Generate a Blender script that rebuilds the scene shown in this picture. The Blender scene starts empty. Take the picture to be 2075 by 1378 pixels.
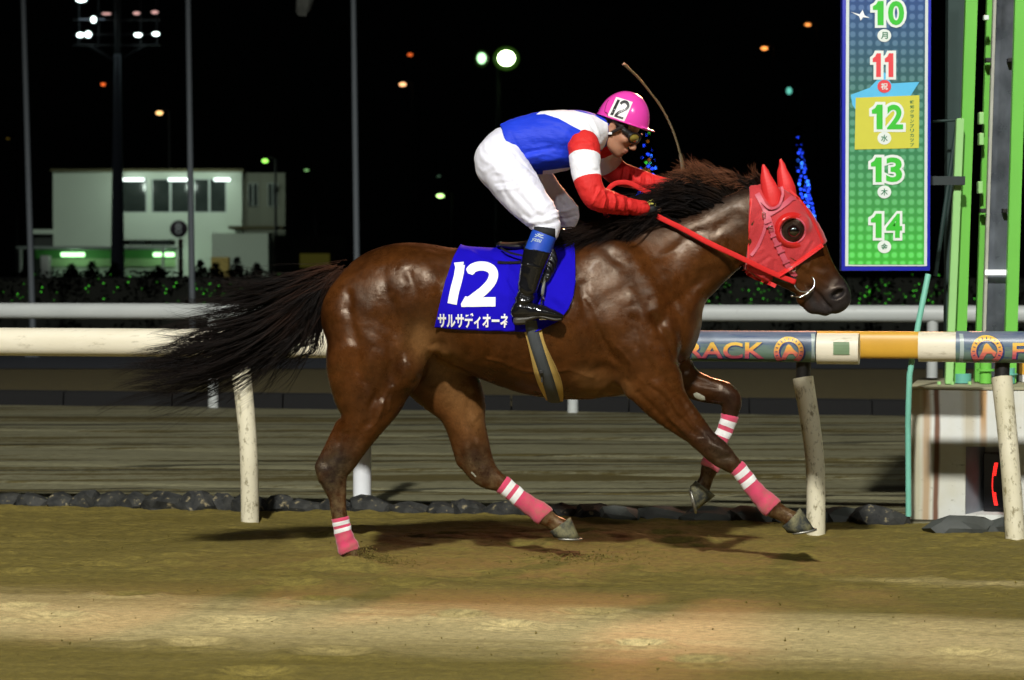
import bpy, bmesh, math, random
import numpy as np
from mathutils import Vector, Matrix
from mathutils.bvhtree import BVHTree
random.seed(7); RNG = np.random.default_rng(7)
C = bpy.context.scene.collection
S = bpy.context.scene

# ------------------------------------------------------------------ camera, world, lights, exposure
FPX, CH, PITCH = 5040.0, 1.38, math.atan(130/5040.0)
cam_d = bpy.data.cameras.new('camera'); cam = bpy.data.objects.new('camera', cam_d); C.objects.link(cam)
cam.location = (0, 0, CH); cam.rotation_euler = (math.pi/2-PITCH, 0, 0)
cam_d.sensor_width = 36; cam_d.lens = 36*FPX/2075; cam_d.clip_end = 3000
cam_d.dof.use_dof = True; cam_d.dof.focus_distance = 11.8; cam_d.dof.aperture_fstop = 4.5
S.camera = cam
w = bpy.data.worlds.new('World'); S.world = w; w.use_nodes = True
wn = w.node_tree.nodes; bg = wn['Background']
sky = wn.new('ShaderNodeTexSky'); sky.sky_type = 'NISHITA'; sky.sun_disc = False
sky.sun_elevation = math.radians(30); sky.sun_rotation = math.radians(205)
w.node_tree.links.new(sky.outputs[0], bg.inputs[0]); bg.inputs[1].default_value = 0.0008
S.view_settings.view_transform = 'Standard'; S.view_settings.look = 'None'
S.view_settings.exposure = 0; S.view_settings.gamma = 1; S.view_settings.use_curve_mapping = False
S.cycles.use_denoising = True
S.cycles.max_bounces = 5; S.cycles.transparent_max_bounces = 12

def lamp(name, kind, loc, aim, energy, col, size=0.5, cone=60, blend=.4):
    d = bpy.data.lights.new(name, kind); d.energy = energy; d.color = col
    if kind == 'SPOT': d.spot_size = math.radians(cone); d.spot_blend = blend; d.shadow_soft_size = size
    elif kind == 'SUN': d.angle = size
    else: d.shadow_soft_size = size
    o = bpy.data.objects.new(name, d); C.objects.link(o); o.location = loc
    o.rotation_euler = (Vector(aim)-Vector(loc)).to_track_quat('-Z', 'Y').to_euler()
    return o
# moonlight: barely anything
lamp('moon', 'SUN', (0, -10, 30), (6, 10, 0), .012, (.8, .9, 1), .01)
# the floodlight bank on the grandstand roof behind the camera, then two added fills
lamp('grandstand_flood_and_fills', 'SPOT', (-4.5, -16, 23), (.4, 14, .6), 64000, (1, .985, .93), .85, 50, .6)
lamp('grandstand_flood_and_fills', 'SPOT', (14, -13, 18), (1, 14, 1.0), 7500, (.97, 1, .97), .8, 50, .6)  # weaker fill from the right, added to soften the shadows
lamp('grandstand_flood_and_fills', 'SPOT', (-22, -8, 17), (0, 14, 1.0), 2500, (1, .97, .9), .5, 50, .6)  # faint fill from the far left, added for highlights on that side
# the warm sodium floodlight mast across the track, behind the horse on the right
lamp('sodium_floodlight', 'SPOT', (5.0, 31, 8.4), (.25, 11.9, 1.95), 17500, (1, .40, .20), .90, 13.5, 1.)

# ------------------------------------------------------------------ pixel <-> place
_cp, _sp = math.cos(PITCH), math.sin(PITCH)
def W(px, py, Y):
    u = (px-1037.5)/FPX; v = (689-py)/FPX
    t = Y/(_cp+v*_sp)
    return Vector((u*t, Y, CH+t*(v*_cp-_sp)))
def G(px, py, z=0.):
    u = (px-1037.5)/FPX; v = (689-py)/FPX
    t = (z-CH)/(v*_cp-_sp)
    return Vector((u*t, t*(_cp+v*_sp), z))
def proj(V):
    V = np.asarray(V); x = V[:, 0]; y = V[:, 1]; z = V[:, 2]-CH
    d = y*_cp-z*_sp; up = y*_sp+z*_cp
    return 1037.5+FPX*x/d, 689-FPX*up/d

# ------------------------------------------------------------------ objects
def tag(o, label=None, cat=None, group=None, kind=None):
    if label: o['label'] = label
    if cat: o['category'] = cat
    if group: o['group'] = group
    if kind: o['kind'] = kind
    return o
def parent_to(o, p):
    if p is None: return o
    o.parent = p
    o.matrix_parent_inverse = Matrix.Translation(-p.location) if p.type == 'EMPTY' else Matrix.Identity(4)
    return o
def thing(name, loc, label, cat, group=None):
    o = bpy.data.objects.new(name, None); C.objects.link(o); o.location = loc
    o.empty_display_size = .2
    return tag(o, label, cat, group)
def obj(name, me, mats=None, parent=None, smooth=True):
    if mats is not None:
        for m in (mats if isinstance(mats, (list, tuple)) else [mats]): me.materials.append(m)
    if smooth is not None and len(me.polygons):
        me.polygons.foreach_set('use_smooth', [bool(smooth)]*len(me.polygons))
    o = bpy.data.objects.new(name, me); C.objects.link(o)
    return parent_to(o, parent)
def copy_tree(o, delta, parent=None):
    c = o.copy(); C.objects.link(c)
    if parent is None: c.location = o.location+Vector(delta)
    else: c.parent = parent
    for ch in o.children: copy_tree(ch, delta, c)
    return c
def mesh_np(name, v, f, attrs=None):
    v = np.asarray(v, dtype=np.float32); f = np.asarray(f, dtype=np.int32)
    me = bpy.data.meshes.new(name); k = f.shape[1]
    me.vertices.add(len(v)); me.vertices.foreach_set('co', v.ravel())
    me.loops.add(f.size); me.loops.foreach_set('vertex_index', f.ravel())
    me.polygons.add(len(f)); me.polygons.foreach_set('loop_start', np.arange(0, f.size, k, dtype=np.int32))
    me.polygons.foreach_set('loop_total', np.full(len(f), k, dtype=np.int32))
    me.update(calc_edges=True); me.validate()
    for n, a in (attrs or {}).items():
        at = me.attributes.new(n, 'FLOAT', 'POINT'); at.data.foreach_set('value', np.asarray(a, dtype=np.float32))
    return me
def mesh_pd(name, v, f):
    me = bpy.data.meshes.new(name); me.from_pydata([tuple(p) for p in v], [], f); me.update(); return me

class MB:
    """collects boxes and tubes; build() links them as one mesh"""
    def __init__(s): s.v = []; s.f = []; s.mi = []; s.cur = 0
    def add(s, v, f):
        n = len(s.v); s.v += [tuple(p) for p in v]; s.f += [tuple(i+n for i in q) for q in f]; s.mi += [s.cur]*len(f)
    def box(s, x0, x1, y0, y1, z0, z1, bev=0.0, M4=None):
        bm = bmesh.new(); bmesh.ops.create_cube(bm, size=1)
        for q in bm.verts: q.co = Vector(((x0+x1)/2+q.co.x*(x1-x0), (y0+y1)/2+q.co.y*(y1-y0), (z0+z1)/2+q.co.z*(z1-z0)))
        if bev: bmesh.ops.bevel(bm, geom=bm.edges[:], offset=bev, segments=2, affect='EDGES', profile=.6)
        if M4: bm.transform(M4)
        bm.verts.index_update()
        s.add([q.co.copy() for q in bm.verts], [[q.index for q in f.verts] for f in bm.faces]); bm.free()
    def tube(s, pts, rad, n=10, cap=True, flat=None, up=(0, 0, 1)):
        pts = [Vector(p) for p in pts]
        if not hasattr(rad, '__len__'): rad = [rad]*len(pts)
        base = len(s.v); V = []; F = []
        for i, p in enumerate(pts):
            t = (pts[min(i+1, len(pts)-1)]-pts[max(i-1, 0)]).normalized()
            a = Vector(up)
            if abs(t.dot(a)) > .97: a = Vector((0, 1, 0))
            b = t.cross(a).normalized(); a = b.cross(t)
            fl = flat or (1, 1)
            for k in range(n):
                th = 2*math.pi*k/n
                V.append(p+b*(math.cos(th)*rad[i]*fl[0])+a*(math.sin(th)*rad[i]*fl[1]))
        for i in range(len(pts)-1):
            for k in range(n):
                F.append((i*n+k, i*n+(k+1) % n, (i+1)*n+(k+1) % n, (i+1)*n+k))
        if cap: F.append(tuple(range(n))[::-1]); F.append(tuple((len(pts)-1)*n+k for k in range(n)))
        s.add(V, F)
    def ball(s, c, r, seg=10, ring=7, sc=(1, 1, 1)):
        V = []; F = []
        for i in range(1, ring):
            ph = math.pi*i/ring
            for k in range(seg):
                th = 2*math.pi*k/seg
                V.append((c[0]+r*sc[0]*math.sin(ph)*math.cos(th), c[1]+r*sc[1]*math.sin(ph)*math.sin(th), c[2]+r*sc[2]*math.cos(ph)))
        V.append((c[0], c[1], c[2]+r*sc[2])); V.append((c[0], c[1], c[2]-r*sc[2]))
        for i in range(ring-2):
            for k in range(seg):
                F.append((i*seg+k, (i+1)*seg+k, (i+1)*seg+(k+1) % seg, i*seg+(k+1) % seg))
        t = (ring-1)*seg
        for k in range(seg):
            F.append((t, k, (k+1) % seg)); F.append((t+1, (ring-2)*seg+(k+1) % seg, (ring-2)*seg+k))
        s.add(V, F)
    def build(s, name, mats, parent=None, smooth=False):
        me = mesh_pd(name, s.v, s.f)
        o = obj(name, me, mats, parent, smooth)
        me.polygons.foreach_set('material_index', s.mi)
        return o
def smooth_by_angle(o, deg=40):
    me = o.data; me.polygons.foreach_set('use_smooth', [True]*len(me.polygons))
    bm = bmesh.new(); bm.from_mesh(me); c = math.radians(deg)
    for e in bm.edges: e.smooth = not (len(e.link_faces) == 2 and e.calc_face_angle(0) > c)
    bm.to_mesh(me); bm.free(); return o
def cr(pts, n=5):
    P = np.array(pts, float); out = []
    for i in range(len(P)-1):
        p0 = P[max(i-1, 0)]; p1 = P[i]; p2 = P[i+1]; p3 = P[min(i+2, len(P)-1)]
        for k in range(n):
            t = k/n
            out.append(.5*((2*p1)+(-p0+p2)*t+(2*p0-5*p1+4*p2-p3)*t*t+(-p0+3*p1-3*p2+p3)*t**3))
    out.append(P[-1]); return np.array(out)

# ------------------------------------------------------------------ materials
def srgb(r, g, b): return tuple(((c/255)/12.92 if c/255 < .04045 else ((c/255+.055)/1.055)**2.4) for c in (r, g, b))
class MT:
    def __init__(s, name):
        s.m = bpy.data.materials.new(name); s.m.use_nodes = True
        s.t = s.m.node_tree; s.n = s.t.nodes; s.b = s.n['Principled BSDF']
        s.co = s.n.new('ShaderNodeTexCoord').outputs['Object']
    def L(s, a, b): s.t.links.new(a, b)
    def map(s, sc, rot=(0, 0, 0)):
        m = s.n.new('ShaderNodeMapping'); m.inputs['Scale'].default_value = sc; m.inputs['Rotation'].default_value = rot
        s.L(s.co, m.inputs[0]); return m.outputs[0]
    def noise(s, scale=5, detail=4, rough=.55, vec=None, dist=0):
        n = s.n.new('ShaderNodeTexNoise'); n.inputs['Scale'].default_value = scale; n.inputs['Detail'].default_value = detail
        n.inputs['Roughness'].default_value = rough; n.inputs['Distortion'].default_value = dist
        s.L(vec or s.co, n.inputs['Vector']); return n.outputs['Fac']
    def wave(s, scale, vec=None, dist=2, dirn='X'):
        n = s.n.new('ShaderNodeTexWave'); n.inputs['Scale'].default_value = scale; n.inputs['Distortion'].default_value = dist
        n.bands_direction = dirn; s.L(vec or s.co, n.inputs['Vector']); return n.outputs['Fac']
    def vor(s, scale, vec=None, feat='F1'):
        n = s.n.new('ShaderNodeTexVoronoi'); n.inputs['Scale'].default_value = scale; n.feature = feat
        s.L(vec or s.co, n.inputs['Vector']); return n.outputs['Distance']
    def attr(s, name):
        a = s.n.new('ShaderNodeAttribute'); a.attribute_name = name; return a.outputs['Fac']
    def ramp(s, fac, stops, mode='LINEAR'):
        r = s.n.new('ShaderNodeValToRGB'); r.color_ramp.interpolation = mode; e = r.color_ramp.elements
        while len(e) > 1: e.remove(e[-1])
        e[0].position = stops[0][0]; c = stops[0][1]; e[0].color = (*c, 1) if hasattr(c, '__len__') else (c, c, c, 1)
        for p, c in stops[1:]:
            k = e.new(p); k.color = (*c, 1) if hasattr(c, '__len__') else (c, c, c, 1)
        s.L(fac, r.inputs[0]); return r.outputs[0]
    def mix(s, fac, a, b, mode='MIX'):
        m = s.n.new('ShaderNodeMix'); m.data_type = 'RGBA'; m.blend_type = mode
        for i, v in ((0, fac), (6, a), (7, b)):
            if hasattr(v, 'is_linked'): s.L(v, m.inputs[i])
            elif i == 0: m.inputs[0].default_value = v
            else: m.inputs[i].default_value = (*v, 1)
        return m.outputs[2]
    def math(s, op, a, b=0):
        m = s.n.new('ShaderNodeMath'); m.operation = op
        for i, v in enumerate((a, b)):
            if hasattr(v, 'is_linked'): s.L(v, m.inputs[i])
            else: m.inputs[i].default_value = v
        return m.outputs[0]
    def bump(s, h, strength=.3, dist=.01, prev=None):
        b = s.n.new('ShaderNodeBump'); b.inputs['Strength'].default_value = strength; b.inputs['Distance'].default_value = dist
        s.L(h, b.inputs['Height'])
        if prev is not None: s.L(prev, b.inputs['Normal'])
        return b.outputs[0]
    def set(s, **k):
        names = dict(color='Base Color', rough='Roughness', metal='Metallic', spec='Specular IOR Level', coat='Coat Weight', coatr='Coat Roughness', sheen='Sheen Weight', normal='Normal', em='Emission Color', ems='Emission Strength', sss='Subsurface Weight', alpha='Alpha', trans='Transmission Weight', aniso='Anisotropic')
        for q, v in k.items():
            i = s.b.inputs[names[q]]
            if hasattr(v, 'is_linked'): s.L(v, i)
            elif hasattr(v, '__len__'): i.default_value = (*v, 1)
            else: i.default_value = v
        return s.m
def plain(name, col, rough=.5, var=.25, scale=12, bump=.0, bdist=.004, **k):
    t = MT(name); n = t.noise(scale, 5)
    c = t.mix(n, tuple(x*(1-var) for x in col), tuple(min(x*(1+var), .95) for x in col))
    kw = dict(color=c, rough=rough); kw.update(k)
    if bump: kw['normal'] = t.bump(t.noise(scale*6, 4), bump, bdist)
    return t.set(**kw)
def emis(name, col, st):
    t = MT(name); return t.set(color=(0, 0, 0), em=col, ems=st)

# ------------------------------------------------------------------ value noise
def _lat(ix, iy, seed):
    h = (ix.astype(np.int64)*374761393+iy.astype(np.int64)*668265263+seed*2147483647) & 0xffffffff
    h = ((h ^ (h >> 13))*1274126177) & 0xffffffff
    return ((h ^ (h >> 16)) & 0xffff)/65535.
def vn(x, y, seed=0):
    x0 = np.floor(x); y0 = np.floor(y); fx = x-x0; fy = y-y0
    fx = fx*fx*(3-2*fx); fy = fy*fy*(3-2*fy)
    return (_lat(x0, y0, seed)*(1-fx)+_lat(x0+1, y0, seed)*fx)*(1-fy)+(_lat(x0, y0+1, seed)*(1-fx)+_lat(x0+1, y0+1, seed)*fx)*fy
def fbm(x, y, seed=0, o=4):
    r = 0; a = .5
    for i in range(o): r = r+a*vn(x*2**i, y*2**i, seed+i*17); a *= .5
    return r

# ------------------------------------------------------------------ signed distance modelling
class SDF:
    def __init__(s, lo, hi, h):
        s.lo = np.array(lo, float); s.h = h; s.n = np.ceil((np.array(hi)-s.lo)/h).astype(int)+1
        s.D = np.full(s.n, .5, np.float32); s.ax = [s.lo[i]+h*np.arange(s.n[i]) for i in range(3)]
    def _box(s, lo, hi):
        a = np.clip(np.floor((np.array(lo)-s.lo)/s.h).astype(int), 0, s.n); b = np.clip(np.ceil((np.array(hi)-s.lo)/s.h).astype(int)+1, 0, s.n)
        return a, b
    def _grid(s, a, b):
        return (s.ax[0][a[0]:b[0], None, None].astype(np.float32), s.ax[1][None, a[1]:b[1], None].astype(np.float32), s.ax[2][None, None, a[2]:b[2]].astype(np.float32))
    def _merge(s, a, b, T, k, op='u'):
        sl = tuple(slice(a[i], b[i]) for i in range(3)); D = s.D[sl]
        if op == 'u':
            if k <= 0: s.D[sl] = np.minimum(D, T); return
            h = np.clip(.5+.5*(D-T)/k, 0, 1); s.D[sl] = D*(1-h)+T*h-k*h*(1-h)
        else:   # subtract
            if k <= 0: s.D[sl] = np.maximum(D, -T); return
            h = np.clip(.5-.5*(D+T)/k, 0, 1); s.D[sl] = D*(1-h)+(-T)*h+k*h*(1-h)
    def chain(s, P, k=.03, rnd=False, off=0., n=4, op='u', shrink=0., cap=True):
        """P rows: x,y,z,a,b  (a in the picture plane, b in depth)"""
        P = cr(P, n); P[:, 3:] = np.maximum(P[:, 3:]+off, .002)
        m = P[:, 3:].max()+k+.03
        A, B = s._box(P[:, :3].min(0)-m, P[:, :3].max(0)+m)
        if (B <= A).any(): return
        T = np.full(B-A, .5, np.float32)
        for i in range(len(P)-1):
            p, q = P[i], P[i+1]; m = max(p[3:].max(), q[3:].max())+k+.03
            a, b = s._box(np.minimum(p[:3], q[:3])-m, np.maximum(p[:3], q[:3])+m)
            if (b <= a).any(): continue
            X, Y, Z = s._grid(a, b); d = (q-p)
            if rnd: L = (d[:3]**2).sum()+1e-9; t = ((X-p[0])*d[0]+(Y-p[1])*d[1]+(Z-p[2])*d[2])/L
            else: L = d[0]**2+d[2]**2+1e-9; t = ((X-p[0])*d[0]+(Z-p[2])*d[2])/L+0*Y
            t = np.clip(t, 0, 1)
            dx = X-(p[0]+t*d[0]); dy = Y-(p[1]+t*d[1]); dz = Z-(p[2]+t*d[2]); ra = p[3]+t*d[3]; rb = p[4]+t*d[4]
            q2 = dx*dx+dz*dz; y2 = dy*dy
            if rnd: T_ = np.sqrt(q2+y2)-ra
            else:
                k0 = np.sqrt(q2/ra**2+y2/rb**2); k1 = np.sqrt(q2/ra**4+y2/rb**4)+1e-6
                T_ = k0*(k0-1)/k1
                T_ = np.where(k0 < 1, np.maximum(T_, -np.minimum(ra, rb)), T_)
            sl = tuple(slice(a[j]-A[j], b[j]-A[j]) for j in range(3))
            T[sl] = np.minimum(T[sl], T_)
        s._merge(A, B, T, k, op)
    def ell(s, c, r, k=.02, R=None, op='u'):
        """ellipsoid; R rows are its axes"""
        c = np.array(c, float); r = np.array(r, float); m = r.max()+k+.02
        a, b = s._box(c-m, c+m)
        if (b <= a).any(): return
        X, Y, Z = s._grid(a, b); X = X-c[0]; Y = Y-c[1]; Z = Z-c[2]
        R = np.eye(3) if R is None else np.array(R, float)
        u = [(R[i, 0]*X+R[i, 1]*Y+R[i, 2]*Z) for i in range(3)]
        k0 = np.sqrt(sum((u[i]/r[i])**2 for i in range(3))); k1 = np.sqrt(sum((u[i]/r[i]**2)**2 for i in range(3)))+1e-6
        s._merge(a, b, (k0*(k0-1)/k1).astype(np.float32), k, op)
    def mesh(s, smooth=2):
        D = s.D; neg = D < 0; n = np.array(D.shape)
        c = np.zeros(n-1, np.int8)
        for i in (0, 1):
            for j in (0, 1):
                for k in (0, 1): c += neg[i:n[0]-1+i, j:n[1]-1+j, k:n[2]-1+k]
        cells = np.argwhere((c > 0) & (c < 8)); idx = np.full(n-1, -1, np.int32)
        idx[tuple(cells.T)] = np.arange(len(cells))
        acc = np.zeros((len(cells), 3)); cnt = np.zeros(len(cells))
        corners = [(i, j, k) for i in (0, 1) for j in (0, 1) for k in (0, 1)]
        for p in corners:
            for ax in range(3):
                if p[ax]: continue
                q = list(p); q[ax] = 1
                d0 = D[tuple((cells+p).T)]; d1 = D[tuple((cells+q).T)]; x = (d0 < 0) != (d1 < 0)
                t = np.where(x, d0/np.where(x, d0-d1, 1), 0)
                pt = np.tile(np.array(p, float), (len(cells), 1)); pt[:, ax] = t
                acc += pt*x[:, None]; cnt += x
        V = s.lo+s.h*(cells+acc/cnt[:, None])
        F = []
        for ax in range(3):
            b, c_ = (ax+1) % 3, (ax+2) % 3
            sl0 = [slice(None)]*3; sl1 = [slice(None)]*3; sl0[ax] = slice(0, -1); sl1[ax] = slice(1, None)
            e = neg[tuple(sl0)] != neg[tuple(sl1)]; E = np.argwhere(e)
            E = E[(E[:, b] > 0) & (E[:, c_] > 0) & (E[:, b] < n[b]-1) & (E[:, c_] < n[c_]-1)]
            def cell(db, dc):
                q = E.copy(); q[:, b] += db; q[:, c_] += dc; return idx[tuple(q.T)]
            Q = np.stack([cell(-1, -1), cell(0, -1), cell(0, 0), cell(-1, 0)], 1)
            fl = neg[tuple(E.T)]
            Q = np.where(fl[:, None], Q, Q[:, ::-1]); F.append(Q)
        F = np.concatenate(F); F = F[(F >= 0).all(1)]
        for _ in range(smooth):
            for lam in (.5, -.42): V = V+lam*(lap(V, F))
        return V, F
def lap(V, F):
    n = len(V); a = np.concatenate([F[:, i] for i in range(4)]); b = np.concatenate([F[:, (i+1) % 4] for i in range(4)])
    cnt = np.bincount(a, minlength=n)+np.bincount(b, minlength=n); cnt = np.maximum(cnt, 1)
    return np.stack([(np.bincount(a, V[b, i], n)+np.bincount(b, V[a, i], n))/cnt for i in range(3)], 1)-V
def normals(V, F):
    fn = np.cross(V[F[:, 2]]-V[F[:, 0]], V[F[:, 3]]-V[F[:, 1]]); n = np.zeros_like(V)
    for i in range(4):
        for k in range(3): n[:, k] += np.bincount(F[:, i], fn[:, k], len(V))
    return n/(np.linalg.norm(n, axis=1)[:, None]+1e-12)
def dpoly(x, y, pts):
    d = np.full(len(x), 1e9)
    for (ax, ay), (bx, by) in zip(pts[:-1], pts[1:]):
        L = (bx-ax)**2+(by-ay)**2+1e-9; t = np.clip(((x-ax)*(bx-ax)+(y-ay)*(by-ay))/L, 0, 1)
        d = np.minimum(d, (x-ax-t*(bx-ax))**2+(y-ay-t*(by-ay))**2)
    return np.sqrt(d)
def inside(x, y, poly):
    """signed distance to polygon, positive inside"""
    P = list(poly)+[poly[0]]; c = np.zeros(len(x), bool)
    for (ax, ay), (bx, by) in zip(P[:-1], P[1:]):
        c ^= ((ay > y) != (by > y)) & (x < (bx-ax)*(y-ay)/((by-ay) or 1e-9)+ax)
    d = dpoly(x, y, P); return np.where(c, d, -d)
def creases(V, F, items, side=None, warp=0):
    """items: (px polyline, width px, amplitude m); side -1 near surfaces only, +1 far, None all"""
    N = normals(V, F); px, py = proj(V); out = V.copy(); gain = 1.
    if warp:
        gain = .35+1.3*fbm(px*.022, py*.022+V[:, 1]*5, 71, 2)
        px, py = px+warp*(fbm(px*.02, py*.02, 81, 3)-.45), py+warp*(fbm(px*.02, py*.02, 91, 3)-.45)
    for it in items:
        pts, wd, am = it[:3]
        if len(pts) == 1: pts = [pts[0], pts[0]]
        d = dpoly(px, py, pts); g = gain*am*np.exp(-(d/wd)**2)
        if len(it) > 3 and it[3] is not None: g = g*(np.sign(N[:, 1]) == it[3])*np.clip(np.abs(N[:, 1])*2, 0, 1)
        out += N*g[:, None]
    return out
def ch(rows):
    """px chain rows (px,py,Y,a_px,b_m) -> metres"""
    return [(*W(r[0], r[1], r[2]), r[3]*r[2]/FPX, r[4]) for r in rows]
def bvh_of(V, F): return BVHTree.FromPolygons([tuple(p) for p in V], [tuple(int(i) for i in f) for f in F])
def bvh_obj(*os):
    V = []; F = []
    for o in os:
        n = len(V); V += [tuple(v.co) for v in o.data.vertices]; F += [tuple(i+n for i in p.vertices) for p in o.data.polygons]
    return BVHTree.FromPolygons(V, F)

# ------------------------------------------------------------------ flat print laid on surfaces
def text_bm(s, size=1., bold=0., shear=0.):
    c = bpy.data.curves.new('t', 'FONT'); c.body = s; c.size = size; c.offset = bold; c.shear = shear; c.resolution_u = 4
    c.align_x = 'CENTER'; c.align_y = 'CENTER'
    o = bpy.data.objects.new('t', c); C.objects.link(o)
    me = o.evaluated_get(bpy.context.evaluated_depsgraph_get()).to_mesh().copy()
    bpy.data.objects.remove(o); bpy.data.curves.remove(c)
    bm = bmesh.new(); bm.from_mesh(me); bpy.data.meshes.remove(me); return bm
def fit_bm(bm, x0, x1, y0, y1, rot=0):
    """scale the flat shape into a box of its own plane (x, y)"""
    xs = [v.co.x for v in bm.verts]; ys = [v.co.y for v in bm.verts]
    a, b, c, d = min(xs), max(xs), min(ys), max(ys)
    cx, cy = (x0+x1)/2, (y0+y1)/2; cr_, sr = math.cos(rot), math.sin(rot)
    for v in bm.verts:
        u = (v.co.x-(a+b)/2)*(x1-x0)/(b-a+1e-9); q = (v.co.y-(c+d)/2)*(y1-y0)/(d-c+1e-9)
        v.co = Vector((cx+u*cr_-q*sr, cy+u*sr+q*cr_, 0))
    return bm
def poly_bm(polys):
    bm = bmesh.new()
    for p in polys:
        vs = [bm.verts.new((x, y, 0)) for x, y in p]; bm.faces.new(vs)
    bm.normal_update(); bmesh.ops.triangulate(bm, faces=bm.faces[:]); return bm
def stroke(pts, wd, n=5, ends=True):
    """thick line as a polygon"""
    P = cr([(x, y) for x, y in pts], n) if n > 1 else np.array(pts, float)
    L = []; R = []
    for i in range(len(P)):
        t = P[min(i+1, len(P)-1)]-P[max(i-1, 0)]; t = t/np.linalg.norm(t); nn = np.array([-t[1], t[0]])*wd/2
        L.append(tuple(P[i]+nn)); R.append(tuple(P[i]-nn))
    bm = bmesh.new(); a = [bm.verts.new((x, y, 0)) for x, y in L]; b = [bm.verts.new((x, y, 0)) for x, y in R]
    for i in range(len(a)-1): bm.faces.new((a[i], b[i], b[i+1], a[i+1]))
    if ends:
        for i, q in ((0, -1), (len(P)-1, 1)):
            t = P[min(i+1, len(P)-1)]-P[max(i-1, 0)]; t = t/np.linalg.norm(t)*q; nn = np.array([-t[1], t[0]])
            fan = [bm.verts.new((*(P[i]+wd/2*(math.cos(w_)*nn+math.sin(w_)*t)), 0)) for w_ in np.linspace(0, math.pi, 7)]
            bm.faces.new(fan)
    return bm
def join_bm(bms):
    out = bmesh.new()
    for b in bms:
        m = bpy.data.meshes.new('j'); b.to_mesh(m); b.free(); out.from_mesh(m); bpy.data.meshes.remove(m)
    return out
def cut_bm(bm, step):
    for ax in (0, 1):
        c = [v.co[ax] for v in bm.verts]; a, b = min(c), max(c); k = a+step
        while k < b:
            co = [0, 0, 0]; co[ax] = k; no = [0, 0, 0]; no[ax] = 1
            bmesh.ops.bisect_plane(bm, geom=bm.verts[:]+bm.edges[:]+bm.faces[:], dist=1e-6, plane_co=co, plane_no=no); k += step
    return bm
def decal(name, bm, to3, bvh, lift, mat, parent, direction=(0, 1, 0), step=None, grad=None, back=1.5):
    """to3: flat (x,y) -> a point; slid along direction on to the surface of bvh"""
    if step: cut_bm(bm, step)
    xy = [(v.co.x, v.co.y) for v in bm.verts]; d = Vector(direction).normalized(); last = None
    for v in bm.verts:
        p = Vector(to3(v.co.x, v.co.y))
        if bvh is not None:
            hit = bvh.ray_cast(p-d*back, d)
            if hit[0] is not None: p = hit[0]-d*lift
            else:
                q = bvh.find_nearest(p); p = q[0]-d*lift
        v.co = p
    me = bpy.data.meshes.new(name); bm.to_mesh(me); bm.free()
    if grad is not None:
        at = me.attributes.new('g', 'FLOAT', 'POINT'); at.data.foreach_set('value', [grad(x, y) for x, y in xy])
    # face the camera
    o = obj(name, me, mat, parent, False)
    return o

# ================================================================== THE SETTING
SL = -.22                                    # the track runs a little towards the camera on the right
def RY(x, y0): return y0+SL*x
def RL(px, y0):
    k = (px-1037.5)/FPX; x = k*y0/(1-SL*k); return x, RY(x, y0)

# ---- near sand: real relief, furrows along the track
def sand_sheet():
    nx, ny = 620, 420
    us = np.linspace(-4.6, 4.6, nx); vs = np.linspace(0, 1, ny)**1.0
    U, Vv = np.meshgrid(us, vs, indexing='ij')
    Yf = 14.24+SL*U; Y = 7.6+(Yf-7.6)*Vv; X = U
    a = X*.976+Y*SL*.976; b = Y-SL*X          # along / across the track
    h = .030*(fbm(a*.55, b*3.2, 3)-.5)+.016*(fbm(a*1.6, b*11, 5)-.5)+.012*(fbm(a*7, b*20, 9, 3)-.5)
    cl = np.clip(fbm(a*5, b*8, 31, 3)-.52, 0, 1); h += cl*.055
    rough_zone = .5+.5*np.tanh((b-11.05+.5*(fbm(a*.5, b*.1, 4)-.5))*4)
    h *= .45+.75*rough_zone
    h += .012*(fbm(a*24, b*30, 77, 2)-.5)*(.3+.7*rough_zone)
    for _ in range(46):                       # hoof prints
        cx, cy = RNG.uniform(-3.4, 3.4), RNG.uniform(8.6, 13.4); r = RNG.uniform(.06, .10)
        q = np.sqrt(((X-cx)/1.25)**2+(Y-cy)**2)/r
        h += -.028*np.exp(-q**2)+.014*np.exp(-((q-1.45)/.4)**2)
    c = G(716, 1142)                          # the sand the hind hoof is throwing up
    q = np.sqrt(((X-c.x+.01)/.20)**2+((Y-11.72)/.09)**2); h += .05*np.exp(-q**2)*(1+.6*(fbm(X*26, Y*26, 8)-.5))
    q = np.sqrt(((X-c.x+.22)/.22)**2+((Y-11.80)/.14)**2); h += .03*np.exp(-q**2)
    h += .012*np.clip((Vv-.972)/.02, 0, 1)*(.4+fbm(a*3, b*0, 61))
    V = np.stack([X, Y, h], -1).reshape(-1, 3)
    lt = np.exp(-(np.abs(b-9.72+.55*(fbm(a*.35, b*1.2, 22, 3)-.5))/.62)**2.6)*1.05+.75*np.exp(-((b-11.62)/.13)**2)*np.clip((a+1.2)*1.0, 0, 1)*np.clip(3.0-a, 0, 1)  # paler sand bands; the colour also carries part of the warm light pools
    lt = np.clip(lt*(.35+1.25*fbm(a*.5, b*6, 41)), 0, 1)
    i = np.arange(nx*ny).reshape(nx, ny)
    F = np.stack([i[:-1, :-1], i[1:, :-1], i[1:, 1:], i[:-1, 1:]], -1).reshape(-1, 4)
    return mesh_np('sand_track', V, F, {'lt': lt.ravel()})
t = MT('sand')
vec = t.map((1, 5, 1)); n1 = t.noise(1.3, 6, .6, vec); n2 = t.noise(38, 5, .7, t.map((.6, 1.4, 1)))
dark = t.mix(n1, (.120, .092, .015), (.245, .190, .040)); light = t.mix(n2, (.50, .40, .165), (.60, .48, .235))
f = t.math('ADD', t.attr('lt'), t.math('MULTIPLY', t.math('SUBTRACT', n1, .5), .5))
col = t.mix(t.ramp(f, [(.08, 0.), (.5, .55), (.95, 1.)]), dark, light)
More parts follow.
